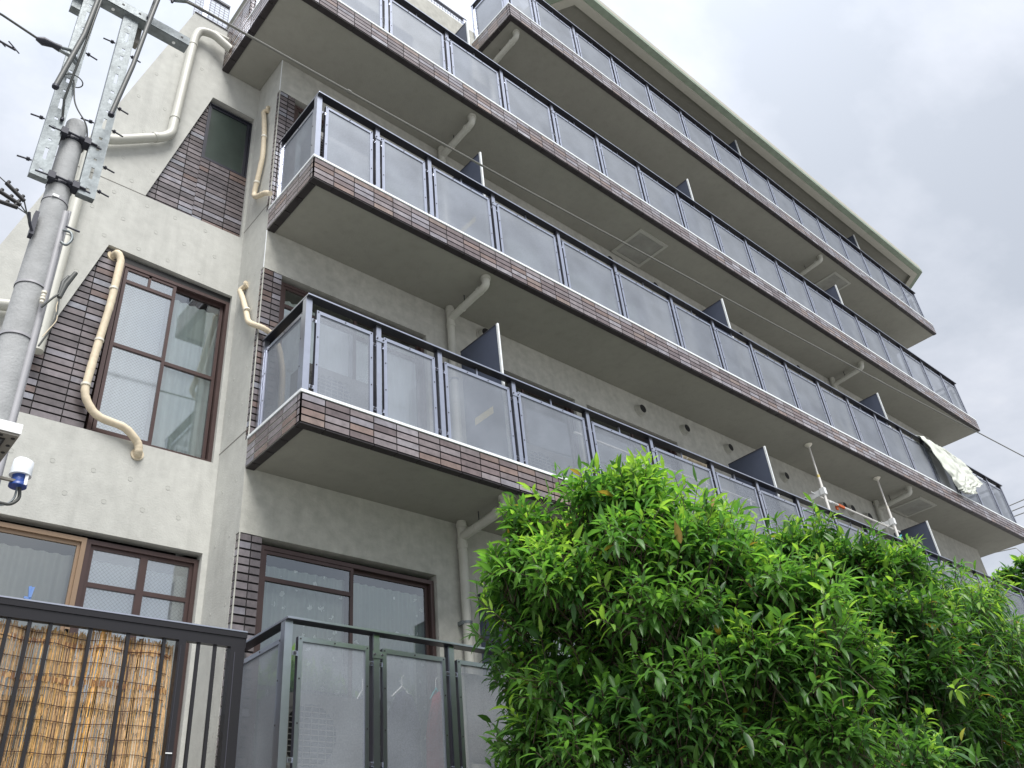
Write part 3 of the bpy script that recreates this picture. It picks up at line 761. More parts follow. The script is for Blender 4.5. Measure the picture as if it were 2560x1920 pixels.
meshfence(.3, 3.2, .07, 6.06, 6.34, [1.0, 2.2, 3.15])

# roof with overhanging eaves
ze = 7.6
front = [(4.60, -.45), (4.98, -1.09), (18.306, -1.075), (18.80, -.45), (18.80, 9.3), (4.60, 9.3)]
def off(P, d):
    o = []; n = len(P)
    for i in range(n):
        a, b, c = Vector(P[i-1]), Vector(P[i]), Vector(P[(i+1) % n]); e1 = (b-a).normalized(); e2 = (c-b).normalized(); n1 = Vector((-e1.y, e1.x)); n2 = Vector((-e2.y, e2.x))
        k = (n1+n2); k = k/(k.dot(n1)); o.append(tuple(b+k*d))
    return o
i1 = off(front, .115); i2 = off(front, .27)
mb = MB()
def ring(A, Bp, z, m):
    n = len(A)
    for i in range(n):
        j = (i+1) % n; mb.poly([(*A[i], z), (*Bp[i], z), (*Bp[j], z), (*A[j], z)], m)
def skirt(A, za, zb, m):
    for i in range(len(A)):
        j = (i+1) % len(A); mb.poly([(*A[i], za), (*A[j], za), (*A[j], zb), (*A[i], zb)], m)
ring(i1, i2, ze, 'eave'); skirt(i1, ze, ze+.02, 'eave'); skirt(i2, ze, ze+.10, 'eave_shade'); mb.poly([(*p, ze+.10) for p in i2], 'eave_shade'); skirt(front, ze+.02, ze+.25, 'eave'); mb.poly([(*p, ze+.25) for p in front], 'concrete')
rf = mb.build('roof', B, 'flat concrete roof with wide eaves and a green edge')
g = MB(); mb = g
o2 = off(front, -.012); ring(o2, i1, ze+.022, 'green_trim'); skirt(o2, ze+.022, ze+.11, 'green_trim')
g.build('green_gutter', rf)

# ------------------------------------------------------------------ ground
mb = MB(); mb.poly([(-600, -600, -8.2), (600, -600, -8.2), (600, 600, -8.2), (-600, 600, -8.2)], 'ground'); mb.build('ground', kind='structure')

# ------------------------------------------------------------------ things on the balconies
def aircon(x, y, z, label):
    t = empty('air_conditioner', (x, y, z), label, 'air conditioner', 'air conditioners on the balconies')
    mb = MB(); mb.box(x-.38, x+.38, y-.13, y+.13, z+.04, z+.60, 'ac_body'); mb.build('casing', t)
    mb = MB(); mb.tube([(x-.12, y-.132, z+.32), (x-.12, y-.138, z+.32)], .21, 'black', 24)
    for k in range(-5, 6): mb.box(x-.33, x+.09, y-.145, y-.139, z+.32+k*.038-.003, z+.32+k*.038+.003, 'ac_body')
    for k in range(-3, 4): mb.box(x-.12+k*.06-.003, x-.12+k*.06+.003, y-.150, y-.1455, z+.12, z+.52, 'ac_body')
    mb.build('fan_grille', t)
    for dx in (-.26, .26):
        mb = MB(); mb.box(x+dx-.04, x+dx+.04, y-.15, y+.15, z, z+.04, 'rail_dark'); mb.build('foot', t)
aircon(.52, -.42, ZL[1]+.05, 'ground floor air conditioner behind the lowest railing, beside hanging clothes')
aircon(.60, -.42, ZL[2]+.0, 'air conditioner behind the first railing panels of the lowest tiled balcony')
aircon(.55, -.42, ZL[3]+.30, 'air conditioner showing through the corner railing panel of the middle balcony')
aircon(3.55, -.30, ZL[4]+.0, 'air conditioner behind the railing of the balcony reaching over the gable')
aircon(3.2, -.40, ZL[2]+.0, 'air conditioner right of the first partition on the lowest tiled balcony')
# drying rack on poles
t = empty('laundry_rack', (10.4, -.6, ZL[2]), 'pair of white tension poles carrying a laundry bar on the right of the lowest balcony', 'laundry rack')
for i, (x, z) in enumerate(((9.30, -1.27), (11.55, -1.25))):
    zt = -TH; mb = MB()
    mb.tube([(x, -.60, ZL[2]+.03), (x, -.60, -.88)], .024, 'steel_pole', 10); mb.tube([(x, -.60, -.88), (x, -.60, zt-.05)], .015, 'steel_pole', 10)
    mb.tube([(x, -.60, zt-.001), (x, -.60, zt-.012), (x, -.60, zt-.05)], [.065, .06, .022], 'porcelain', 14)
    mb.tube([(x, -.60, -.92), (x, -.60, -.83)], .022, 'sticker' if i == 0 else 'porcelain', 10)
    mb.build('pole', t)
    mb = MB(); z = -1.12
    mb.obox((x, -.60, z), ((.036, 0, 0), (0, .04, 0), (0, 0, .055)), 'white')
    mb.obox((x-.012, -.45, z-.012), ((.012, 0, 0), (0, .16, -.01), (0, .003, .048)), 'white')
    mb.tube([(x-.03, -.285, z-.025), (x+.01, -.285, z-.025)], .05, 'white', 14); mb.tube([(x-.034, -.285, z-.025), (x+.012, -.285, z-.025)], .026, 'black', 12)
    mb.tube([(x-.03, -.42, z+.06), (x-.02, -.46, z+.01), (x, -.52, z-.03)], .008, 'white', 8)
    mb.build('bracket', t)
mb = MB(); mb.tube([(9.32, -.50, -1.165), (11.95, -.50, -1.185)], .017, 'steel_pole', 10); mb.build('bar', t)
mb = MB(); mb.tube([(9.62, -.50, -1.168), (9.75, -.50, -1.169)], .018, 'white', 8); mb.obox((9.60, -.52, -1.20), ((.05, .01, .012), (0, .006, 0), (0, 0, .006)), 'white'); mb.build('clip', t)
mb = MB(); mb.obox((9.98, -.5, -1.175), ((.09, 0, -.004), (0, .018, 0), (0, 0, .02)), 'orange'); mb.obox((9.88, -.47, -1.215), ((.03, 0, .0), (0, .012, 0), (0, 0, .03)), 'orange'); mb.build('peg', t, 'orange peg clamped on the bar')
mb = MB(); mb.obox((11.62, -.60, -1.40), ((.05, .01, .02), (0, .012, 0), (-.01, 0, .012)), 'cyan'); mb.obox((11.56, -.62, -1.45), ((.04, 0, -.01), (0, .012, 0), (0, 0, .03)), 'cyan'); mb.obox((11.66, -.60, -1.36), ((.045, 0, .02), (0, .01, 0), (0, 0, .01)), 'cyan'); mb.build('peg', t, 'turquoise peg on the right pole')
t = empty('laundry_bar', (5.5, -.5, -1.8), 'long thin white laundry bar seen faintly through the middle panels of the lowest tiled balcony', 'laundry bar')
mb = MB(); mb.tube([(3.72, -.5, -1.762), (7.35, -.5, -1.768)], .014, 'steel_pole', 8); mb.build('bar', t)
for x in (3.9, 6.2, 7.2):
    mb = MB(); mb.obox((x, -.5, -1.80), ((.012, 0, 0), (0, .006, 0), (0, 0, .03)), 'white'); mb.obox((x+.02, -.5, -1.74), ((.006, 0, .004), (0, .005, 0), (-.004, 0, .02)), 'white'); mb.build('peg', t)
mb = MB(); P = [(5.80+.06*i, -.5+.004*math.sin(i*2), -1.455+.004*math.sin(i*1.3)) for i in range(11)]; mb.tube(P, [.036+.005*math.sin(i*2.1) for i in range(11)], 'beige_hose', 12)
mb.tube([(5.86, -.5, -1.455), (5.875, -.5, -1.455)], .044, 'steel_pole', 12); mb.tube([(6.28, -.5, -1.458), (6.295, -.5, -1.458)], .044, 'steel_pole', 12); mb.build('rolled_blind', label='cream rolled-up blind showing above the railing panel of the lowest tiled balcony', cat='blind')
# white cloth thrown over the railing
def cloth_sheet():
    # outline of left and right edge as it hangs (x left, x right, y, z)
    rows = [(13.58, 14.10, -.70, 1.03), (13.55, 14.45, -.79, 1.118), (13.58, 14.95, -.885, 1.105), (13.64, 15.35, -.915, 1.0), (13.72, 15.72, -.935, .84), (13.83, 15.78, -.955, .66), (13.95, 15.62, -.965, .50), (14.04, 15.45, -.965, .36), (14.15, 15.22, -.962, .24), (14.25, 14.95, -.96, .13), (14.38, 14.72, -.955, .05)]
    n = 34; V = []; M_ = len(rows)
    sub = []
    for i in range(M_-1):
        for k in range(4):
            a = k/4; sub.append([rows[i][j]*(1-a)+rows[i+1][j]*a for j in range(4)])
    sub.append(list(rows[-1]))
    for i, q in enumerate(sub): q[0] += .04*math.sin(i*.9); q[1] += .10*math.sin(i*.55+1)+.05*math.sin(i*1.7)
    for i, (xl, xr, y, z) in enumerate(sub):
        g = i/len(sub)
        for k in range(n):
            s = k/(n-1); x = xl+(xr-xl)*s
            w = (.015+.06*g)*(math.sin(s*11+g*3.2+.6)+.55*math.sin(s*23-g*5))+.020*math.sin(s*41+g*19)
            hump = .0*math.exp(-((s-.78)/.16)**2)*max(0, 1-abs(g-.42)/.3)*.35
            V.append((x+.02*math.sin(g*11+s*5), y-abs(w)*.75-.01*g, z+hump-.03*math.sin(s*3.1)*(g > .3)))
    F = [(i*n+k, i*n+k+1, (i+1)*n+k+1, (i+1)*n+k) for i in range(len(sub)-1) for k in range(n-1)]
    mb = MB(); mb.add(V, F, 'cloth', smooth=True)
    o = mb.build('cloth', label='large white cloth hanging over the balcony railing at the right end', cat='cloth')
    sm = o.modifiers.new('solid', 'SOLIDIFY'); sm.thickness = .006
cloth_sheet()
# clothes and blanket behind the ground-floor railing
def garment(nm, x, y, z, w, h, m, label, cat, sh=.25):
    n = 14; V = []; K = 10
    for i in range(K+1):
        g = i/K; ww = w*(.42+.58*min(1, g/sh))*(1+.05*math.sin(g*9))
        for k in range(n):
            s = k/(n-1)-.5; V.append((x+ww*s, y+.03*math.sin(s*14+g*3)-.03*math.cos(s*3), z-h*g-(.07*abs(s)*2 if g < .3 else .07*abs(s)*2*(1-.0*g))))
    F = [(i*n+k, i*n+k+1, (i+1)*n+k+1, (i+1)*n+k) for i in range(K) for k in range(n-1)]
    t = empty(nm, (x, y, z-h), label, cat)
    mb = MB(); mb.add(V, F, m, smooth=True); o = mb.build('fabric', t); s_ = o.modifiers.new('solid', 'SOLIDIFY'); s_.thickness = .01
    mb = MB(); mb.tube([(x-w*.28, y, z-.06), (x, y, z+.03), (x+w*.28, y, z-.06)], .006, 'cyan' if m != 'navy_cloth' else 'white', 6); mb.tube([(x, y, z+.03), (x, y, z+.10), (x+.025, y, z+.12)], .003, 'white', 6); mb.build('hanger', t)
garment('garment', 1.60, -.45, -4.86, .22, .9, 'red_cloth', 'dark red garment on a hanger behind the ground floor railing', 'garment')
garment('garment', 1.30, -.40, -4.86, .36, .7, 'navy_cloth', 'dark navy garment on a hanger left of the red one', 'garment')
garment('garment', .93, -.40, -4.92, .2, .7, 'navy_cloth', 'narrow dark garment between the air conditioner and the navy garment', 'garment')
V = []; n = 24
for i in range(13):
    g = i/12; y = -.62-.05*math.cos(g*6.28) if g > .25 else -.62; z = -4.75-max(0, g-.1)*.75
    for k in range(n): s = k/(n-1); V.append((1.72+.62*s, -.68+.015*math.sin(s*25)+(.10-g) * .4*(g < .1), z-.02*math.sin(s*7)))
mb = MB(); mb.add(V, [(i*n+k, i*n+k+1, (i+1)*n+k+1, (i+1)*n+k) for i in range(12) for k in range(n-1)], 'blanket', smooth=True); o = mb.build('blanket', label='pale knitted blanket airing behind the ground floor railing', cat='blanket'); o.modifiers.new('solid', 'SOLIDIFY').thickness = .012

# ------------------------------------------------------------------ black fence with reed screen
t = empty('black_fence', (-.9, -.45, -5.9), 'black metal bar fence carrying the reed screen at lower left', 'fence')
mb = MB(); yf = -.45
mb.box(-3.6, -.085, yf-.03, yf+.03, -4.652, -4.608, 'black_fence'); mb.box(-3.6, -.087, yf-.022, yf+.022, -4.722, -4.653, 'black_fence'); mb.box(-3.6, -.087, yf-.034, yf-.030, -4.613, -4.604, 'rail')
mb.build('top_rail', t)
for x in [-.304-.1185*i for i in range(28)]:
    if abs(x+.541) < .02: continue
    if any(abs(x-k) < .02 for k in (-1.2705, -1.0335, -.7965)): y2 = yf+.085
    else: y2 = yf
    mb = MB(); mb.box(x-.0105, x+.0105, y2-.0105, y2+.0105, -5.95, -4.717, 'black_fence'); mb.build('bar', t)
for x in (-.545, -.150): 
    mb = MB(); w = .024 if x < -.3 else .052
    mb.box(x-w, x+w, yf-.03, yf+.03, -6.4, -4.723, 'black_fence'); mb.box(x-w*.45, x-w*.35, yf-.033, yf-.03, -6.3, -4.76, 'rail_dark'); mb.build('end_post', t)
mb = MB(); mb.box(-3.6, -.10, yf-.03, yf+.03, -6.0, -5.95, 'black_fence'); mb.build('bottom_rail', t)
mb = MB(); rnd = random.Random(5)
RC = [(.42, .31, .19), (.50, .36, .20), (.36, .29, .21), (.55, .40, .20), (.30, .27, .23), (.24, .17, .11), (.60, .42, .19), (.45, .36, .26), (.48, .37, .25)]
x = -3.3
ys = lambda x: yf+.03+.012*math.sin(x*9)+.016*math.sin(x*21+1)
while x < -.575:
    w = rnd.uniform(.0035, .0075); c = rnd.choice(RC); k = rnd.uniform(.75, 1.3); c = (c[0]*k*1.2, c[1]*k*1.1, c[2]*k*.95); y = ys(x)+rnd.uniform(-.003, .003)
    if -1.13 < x < -1.03: c = (c[0]*1.15, c[1]*1.05, c[2]*.8)
    zt = -4.742+rnd.uniform(-.018, .016)+(.03 if -1.13 < x < -1.0 else 0)
    tilt = rnd.uniform(-.012, .012)
    pts = [(x+w/2+tilt*0, y, zt), (x+w/2+tilt, y, -5.9)]
    # three visible sides of a split reed, broken in segments of slightly different tone
    z = zt
    while z > -5.9:
        z1 = max(-5.9, z-rnd.uniform(.10, .5)); kk = rnd.uniform(.82, 1.18); cc = tuple(q*kk for q in c)
        mb.add([(x, y+.002, z), (x+w/2, y-.0025, z), (x+w, y+.002, z), (x+tilt, y+.002, z1), (x+w/2+tilt, y-.0025, z1), (x+w+tilt, y+.002, z1)], [(0, 3, 4, 1), (1, 4, 5, 2)], 'reed', cc)
        if rnd.random() < .35: mb.box(x+.0005, x+w-.0005, y-.0032, y-.0005, z1-.002, z1+.004, 'reed', tuple(q*.35 for q in c))
        z = z1
    x += w*.93+(rnd.random() < .05)*rnd.uniform(.001, .003)
scr = empty('reed_screen', (-1.9, yf+.03, -5.9), 'golden reed screen tied behind the black bars at lower left', 'reed screen')
for z in (-4.825, -5.045):
    rn2 = random.Random(int(-z*100)); xx = -3.3
    while xx < -.58:
        if rn2.random() < .8: mb.box(xx, xx+.006, ys(xx)-.0065, ys(xx)-.005, z-.012-rn2.random()*.012, z+.010+rn2.random()*.012, 'reed', (.20, .09, .035) if rn2.random() < .6 else (.5, .30, .12))
        xx += .0085
mb.build('reeds', scr)
for i, z in enumerate([-4.775, -4.83]+[-4.93-.088*k for k in range(12)]):
    mb = MB(); P = [(xx, ys(xx)-.008, z+.006*math.sin(xx*7+i)+.004*math.sin(xx*19+i*2)) for xx in np.arange(-3.3, -.57, .03)]
    mb.tube(P, .0022, 'thread', 5); mb.build('binding_thread', scr)
mat('peg_blue', (.16, .28, .58), .4)
mb = MB(); mb.obox((-1.530, yf-.02, -4.556), ((.008, 0, .003), (0, .005, 0), (-.006, 0, .038)), 'peg_blue'); mb.obox((-1.522, yf-.028, -4.556), ((.007, 0, .002), (0, .003, 0), (.004, 0, .034)), 'peg_blue'); mb.obox((-1.538, yf-.02, -4.594), ((.020, 0, -.002), (0, .006, 0), (0, 0, .007)), 'peg_blue'); mb.build('clothes_peg', label='small blue clothes peg clipped on the black fence top rail', cat='clothes peg')
mb = MB(); mb.tube([(-.57, yf-.032, -5.44), (-.53, yf-.036, -5.44)], .004, 'white', 6); mb.build('cable_tie', t)

# ------------------------------------------------------------------ utility pole
PX, PY = -2.160, -1.736
U = empty('utility_pole', (PX, PY, -8.2), 'round concrete utility pole with galvanised steel brackets on top, at the left edge', 'utility pole')
mb = MB(); zs = [-8.2, -6, -4.5, -3.4, -2.9, -2.2, -1.92, -1.905]; rs = [.13, .108, .090, .080, .074, .066, .063, .057]
mb.tube([(PX, PY, z) for z in zs], rs, 'pole_conc', 40); mb.build('shaft', U)
for z in (-2.09, -2.49):
    mb = MB(); mb.tube([(PX, PY, z-.018), (PX, PY, z+.018)], .074, 'dark_metal', 28)
    for sx_ in (-1, 1):
        mb.box(PX+sx_*.07-.02, PX+sx_*.07+.02, PY-.10, PY-.03, z-.03, z+.02, 'dark_metal')
        mb.tube([(PX+sx_*.03, PY-.075, z), (PX+sx_*.16, PY-.075, z-.01)], .007, 'dark_metal', 8)
    mb.tube([(PX-.05, PY-.085, z+.005), (PX+.13, PY-.085, z-.002)], .007, 'dark_metal', 8); mb.tube([(PX+.02, PY-.085, z), (PX+.045, PY-.085, z)], .014, 'dark_metal', 8)
    mb.build('clamp_band', U)
for z, m, r in ((-2.63, 'conduit', .0745), (-3.30, 'conduit', .084), (-3.66, 'conduit', .088)):
    mb = MB(); mb.tube([(PX, PY, z-.007), (PX, PY, z+.007)], r, m, 36); mb.tube([(PX, PY, z-.010), (PX, PY, z-.0072)], r-.001, 'bolt', 36)
    if z > -3: mb.box(PX-.035, PX+.0, PY-.078, PY-.070, z-.005, z+.012, 'white')
    mb.box(PX-r-.02, PX-r+.005, PY-.02, PY+.02, z-.03, z+.01, 'orange' if z < -3 else 'dark_metal') if False else None
    mb.build('strap', U)
mb = MB(); mb.tube([(PX+.062, PY-.045, -2.70), (PX+.070, PY-.052, -3.6), (PX+.085, PY-.06, -8.0)], .020, 'conduit', 12); mb.tube([(PX+.085, PY-.02, -2.66), (PX+.10, PY-.02, -8.0)], .012, 'conduit', 10); mb.build('conduit', U)
mb = MB()
for k in range(4): mb.tube([(PX+.055, PY-.10, -3.36-.022*k), (PX+.055, PY-.10, -3.372-.022*k)], .015 if k % 2 == 0 else .012, 'porcelain', 12)
mb.tube([(PX+.06, PY-.10, -3.47), (PX+.10, PY-.13, -3.40), (PX+.14, PY-.12, -3.33)], .006, 'cable', 8)
mb.tube([(PX+.13, PY-.12, -3.38), (PX+.145, PY-.12, -3.28), (PX+.18, PY-.13, -3.18)], [.013, .017, .012], 'cable', 10)
mb.tube([(PX+.125, PY-.12, -3.36), (PX+.13, PY-.12, -3.27), (PX+.15, PY-.12, -3.21)], [.010, .013, .006], 'cable', 10)
mb.tube(bend([(PX+.13, PY-.12, -3.38), (PX+.14, PY-.12, -3.50), (PX+.13, PY-.11, -3.60), (PX+.095, PY-.10, -3.72)], .04), .005, 'cable', 8)
mb.tube(bend([(PX+.135, PY-.12, -3.37), (PX+.125, PY-.12, -3.45), (PX+.15, PY-.12, -3.53), (PX+.10, PY-.11, -3.66)], .03), .003, 'beige_hose', 6)
mb.build('cable_joint', U)
# galvanised C-channels with holes
def channel(x, z0, z1, nm='steel_channel', w=.104, y=PY-.055):
    mb = MB(); d = .045; th = .005
    y0 = y-d/2
    # web with punched slots: build it as strips round the holes
    holes = []
    z = z0+.055; k = 0
    while z < z1-.05:
        if k % 4 == 0: holes.append((z, .011, .011))
        elif k % 4 == 1: holes.append((z+.06, .010, .05)); z += .10
        elif k % 4 == 2: holes.append((z, .009, .009))
        else: holes.append((z+.02, .010, .022)); z += .03
        z += .085; k += 1
    zz2 = z0
    for hz, hw, hh in holes:
        mb.box(x-w/2, x+w/2, y0, y0+th, zz2, hz-hh, 'galv'); mb.box(x-w/2, x-hw, y0, y0+th, hz-hh, hz+hh, 'galv'); mb.box(x+hw, x+w/2, y0, y0+th, hz-hh, hz+hh, 'galv'); zz2 = hz+hh
    mb.box(x-w/2, x+w/2, y0, y0+th, zz2, z1, 'galv')
    for sx_ in (-1, 1):
        mb.box(x+sx_*w/2-(th if sx_ > 0 else 0), x+sx_*w/2+(th if sx_ < 0 else 0), y0+th, y0+d, z0, z1, 'galv')
    mb.box(x-w/2+.005, x+w/2-.005, y0+th, y0+d, z0, z0+.005, 'galv')
    return mb.build(nm, U)
def bolt(x, y, z, L=.08, sx_=1):
    mb = MB(); mb.tube([(x, y, z), (x+L*sx_, y, z-.012)], .0055, 'dark_metal', 8); mb.tube([(x+.012*sx_, y, z), (x+.028*sx_, y, z-.003)], .014, 'dark_metal', 6); mb.build('bolt', U)
channel(-2.292, -2.535, -.15); channel(-2.020, -2.535, -.70)
for z in (-1.05, -1.62, -2.20): bolt(-1.965, PY-.04, z)
for z in (-1.85, -2.42): bolt(-1.965, PY-.04, z)
for z in (-2.02, -2.40): bolt(-2.348, PY-.04, z, sx_=-1)
for z in (-1.25,): bolt(-2.235, PY-.04, z)
for z in (-1.0, -1.86): bolt(-2.076, PY-.04, z, sx_=-1)
# cross arm: angle section
mb = MB(); ya = PY-.11
mb.box(-3.2, -1.60, ya, ya+.006, -.685, -.60, 'galv'); mb.box(-3.2, -1.601, ya+.006, ya+.085, -.69, -.684, 'galv'); mb.box(-3.2, -1.602, ya+.079, ya+.085, -.684, -.605, 'galv')
for x in (-1.66, -1.98, -2.10, -2.20): mb.tube([(x, ya+.002, -.64), (x, ya-.002, -.64)], .010, 'black', 10)
for x in (-1.70, -2.15): mb.tube([(x, ya+.045, -.6905), (x, ya+.045, -.6925)], .012, 'white', 10)
mb.build('crossarm', U)
mb = MB(); mb.box(-2.40, -2.33, PY-.03, PY+.03, -.84, .3, 'galv'); mb.box(-1.955, -1.92, PY-.01, PY+.05, -.84, -.60, 'lamp_grey'); mb.build('upper_bracket', U)
for pts, r in (([(-2.255, PY-.25, .3), (-2.275, PY-.25, -.80), (-2.30, PY-.25, -1.35), (-2.366, PY-.245, -1.92)], .017), ([(-1.86, PY-.25, .1), (-1.935, PY-.25, -.85), (-1.972, PY-.25, -1.4), (-2.025, PY-.24, -1.925)], .016), ([(-2.24, PY-.24, -.3), (-2.262, PY-.26, -.9), (-2.275, PY-.235, -1.35), (-2.29, PY-.15, -1.9), (-2.262, PY-.09, -2.0)], .008), ([(-1.875, PY-.2, .1), (-1.93, PY-.2, -.75)], .017)):
    mb = MB(); mb.tube(pts, r, 'cable', 10); mb.tube([pts[-1], Vector(pts[-1])+Vector((0, 0, -.02))], r+.004, 'dark_metal', 8); mb.build('brace_cable', U)
mb = MB(); P = [(-2.262+.06*math.cos(a), PY-.065+.05*math.sin(a), -1.60) for a in [i*math.pi/8 for i in range(17)]]; mb.tube(P, .004, 'cable', 6); mb.build('wire_loop', U)
mb = MB(); mb.tube(bend([(-2.262, PY-.09, -1.62), (-2.22, PY-.10, -1.85), (-2.12, PY-.11, -1.98), (-2.09, PY-.08, -2.10)], .08), .005, 'cable', 6); mb.build('loose_wire', U)
mb = MB(); mb.tube(bend([(PX+.07, PY-.07, -2.86), (PX+.11, PY-.10, -2.875), (PX+.125, PY-.10, -2.93), (PX+.10, PY-.10, -2.99), (PX+.072, PY-.08, -2.96)], .03), .008, 'galv', 8); mb.tube([(PX+.075, PY-.09, -2.84), (PX+.15, PY-.11, -2.86)], .006, 'dark_metal', 8); mb.box(PX-.095, PX-.073, PY-.08, PY-.03, -2.98, -2.80, 'dark_metal'); mb.tube(bend([(PX-.08, PY-.07, -2.96), (PX-.11, PY-.10, -2.93), (PX-.13, PY-.12, -2.87)], .02), .009, 'dark_metal', 8); mb.build('eye_hook', U)
# strain clamps with their wires
def line(name, pts, r, m, label, cat, clamp=None, group=None):
    t = empty(name, pts[0], label, cat, group)
    mb = MB(); mb.tube(pts, r, m, 8); mb.build('wire', t)
    if clamp: clamp(t)
    return t
y9 = PY-.17
def cl1(t):
    mb = MB(); mb.tube([(-2.54, y9, -1.508), (-2.50, y9, -1.502), (-2.44, y9, -1.49), (-2.395, y9, -1.49)], [.012, .030, .020, .026], 'dark_metal', 10)
    for dz in (.012, -.016): mb.tube([(-2.40, y9, -1.49+dz), (-2.34, y9, -1.48+dz*2), (-2.27, y9+.04, -1.50+dz)], .012, 'galv', 8)
    mb.build('strain_clamp', t)
line('service_wire', [(-9, y9, -1.0), (-6, y9, -1.27), (-4, y9, -1.40), (-2.75, y9, -1.453), (-2.53, y9, -1.503)], .008, 'cable', 'black wire with strain clamp leaving the upper pole bracket to the left', 'wire', cl1)
y9 = -2.0
def cl2(t):
    mb = MB(); mb.tube([(-2.0, -1.98, -.56), (-1.86, -1.98, -.475), (-1.80, -1.98, -.44), (-1.72, -1.99, -.40)], [.012, .014, .026, .02], 'galv', 10); mb.tube([(-1.80, -1.98, -.44), (-1.815, -1.98, -.50)], .010, 'dark_metal', 8)
    for k in range(2): mb.tube([(-1.74, -1.99, -.41+.02*k), (-1.60, -2.0, -.43+.035*k), (-1.42, -2.0, -.3955)], .0045, 'dark_metal', 6)
    mb.build('strain_clamp', t)
line('overhead_cable', [(-1.76, -1.99, -.42), (-1.616, -2, -.408), (-.928, -2, -.385), (-.2, -2, -.352), (1.727, -2, -.262), (2.62, -2, -.207), (4.2, -2, -.105), (6.045, -2, .005), (9.81, -2, .252), (13.416, -2, .53), (15.63, -2, .695), (30, -2, 2.1)], .0105, 'wire', 'long thin cable crossing in front of the balconies', 'cable', cl2)
mb = MB(); mb.tube([(-.30, -2, -.356), (-.26, -2, -.354)], .017, 'wire', 8); mb.tube([(9.2, -2, .212), (9.6, -2, .238)], .0135, 'wire', 8)
mb.build('cable_splice', bpy.data.objects['overhead_cable'])
tt = empty('cable_terminal', (-2.25, -1.9, -2.9), 'cluster of small black cable terminals beside the utility pole at left', 'cable terminal')
for i, (a, b) in enumerate((((-2.445, -1.9, -2.765), (-2.335, -1.9, -2.842)), ((-2.465, -1.9, -2.842), (-2.345, -1.9, -2.882)), ((-2.475, -1.9, -2.915), (-2.355, -1.9, -2.908)))):
    a, b = Vector(a), Vector(b); mb = MB(); mb.tube([a, b], .012, 'black', 8); dd = (b-a)
    for f in (.06, .5, .85): mb.tube([a+dd*f+Vector((0, 0, .006)), a+dd*f+Vector((.006, 0, .024))], .010, 'black', 8)
    mb.build('terminal_block', tt); mb = MB(); mb.tube([a, a+(a-b)*1.0+Vector((-.1, 0, .05-.03*i)), (-6, -1.9, -1.9-.5*i)], .0035, 'cable', 6); mb.tube([b, (-2.30, -1.88, -2.91), (-2.262, -1.82, -2.935)], .004, 'cable', 6); mb.build('wire', tt)
# ------------------------------------------------------------------ street lamp with photocell
SL = empty('street_lamp', (-2.3, -2.05, -4.55), 'flat grey LED street lamp head with white top at the left edge', 'street lamp')
mb = MB(); z = -4.52
mb.box(-2.62, -2.122, -2.305, -1.62, z, z+.05, 'white'); mb.box(-2.615, -2.126, -2.30, -1.625, z-.012, z, 'lamp_grey'); mb.build('housing', SL)
mb = MB(); mb.box(-2.56, -2.170, -2.255, -2.0, z-.018, z-.0125, 'black'); mb.box(-2.55, -2.178, -2.247, -2.008, z-.0185, z-.0181, 'lamp_glass')
for i in range(10):
    for j in range(8):
        x, y = -2.195-.035*i-.008*(j % 2), -2.232+.030*j
        mb.tube([(x, y, z-.0186), (x, y, z-.0215)], .006, 'white', 6)
mb.build('lens', SL)
mb = MB()
for i in range(8): mb.tube([(-2.143, -2.27+.075*i, z-.0121), (-2.143, -2.27+.075*i, z-.015)], .009, 'black', 8)
for i in range(6): mb.tube([(-2.195-.075*i, -2.28, z-.0121), (-2.195-.075*i, -2.28, z-.015)], .009, 'black', 8)
mb.build('screws', SL)
mb = MB(); mb.tube([(-2.30, -1.65, z+.02), (-2.20, PY-.05, z-.05)], .025, 'galv', 12); mb.build('arm', SL)
PC = empty('photocell', (-2.02, -1.95, -4.62), 'small light sensor with white cap and blue base on the pole', 'light sensor')
mb = MB(); x, y = -2.018, -1.95
mb.tube([(x+.003, y, -4.462), (x+.002, y, -4.468), (x, y, -4.52), (x, y, -4.545)], [.038, .045, .048, .049], 'translucent_white', 24); mb.build('cap', PC)
mb = MB(); mb.tube([(x, y, -4.545), (x, y, -4.585), (x, y, -4.588), (x, y, -4.603)], [.034, .034, .040, .040], 'blue', 24); mb.box(x+.016, x+.030, y-.036, y-.028, -4.60, -4.55, 'white'); mb.build('base', PC)
mb = MB(); mb.box(x-.10, x-.02, y-.03, y-.015, -4.592, -4.58, 'lamp_grey'); mb.box(x-.125, x-.095, y-.02, y+.0, -4.68, -4.57, 'galv'); mb.build('bracket', PC)
mb = MB(); mb.tube(bend([(x+.01, y, -4.60), (x+.022, y, -4.66), (x-.01, y, -4.70), (x-.08, y, -4.70), (x-.25, y+.05, -4.66)], .05), .008, 'cable', 8); mb.tube(bend([(x, y, -4.60), (x+.0, y, -4.67), (x-.04, y, -4.712), (x-.25, y+.05, -4.69)], .05), .005, 'galv', 8); mb.build('lead', PC)

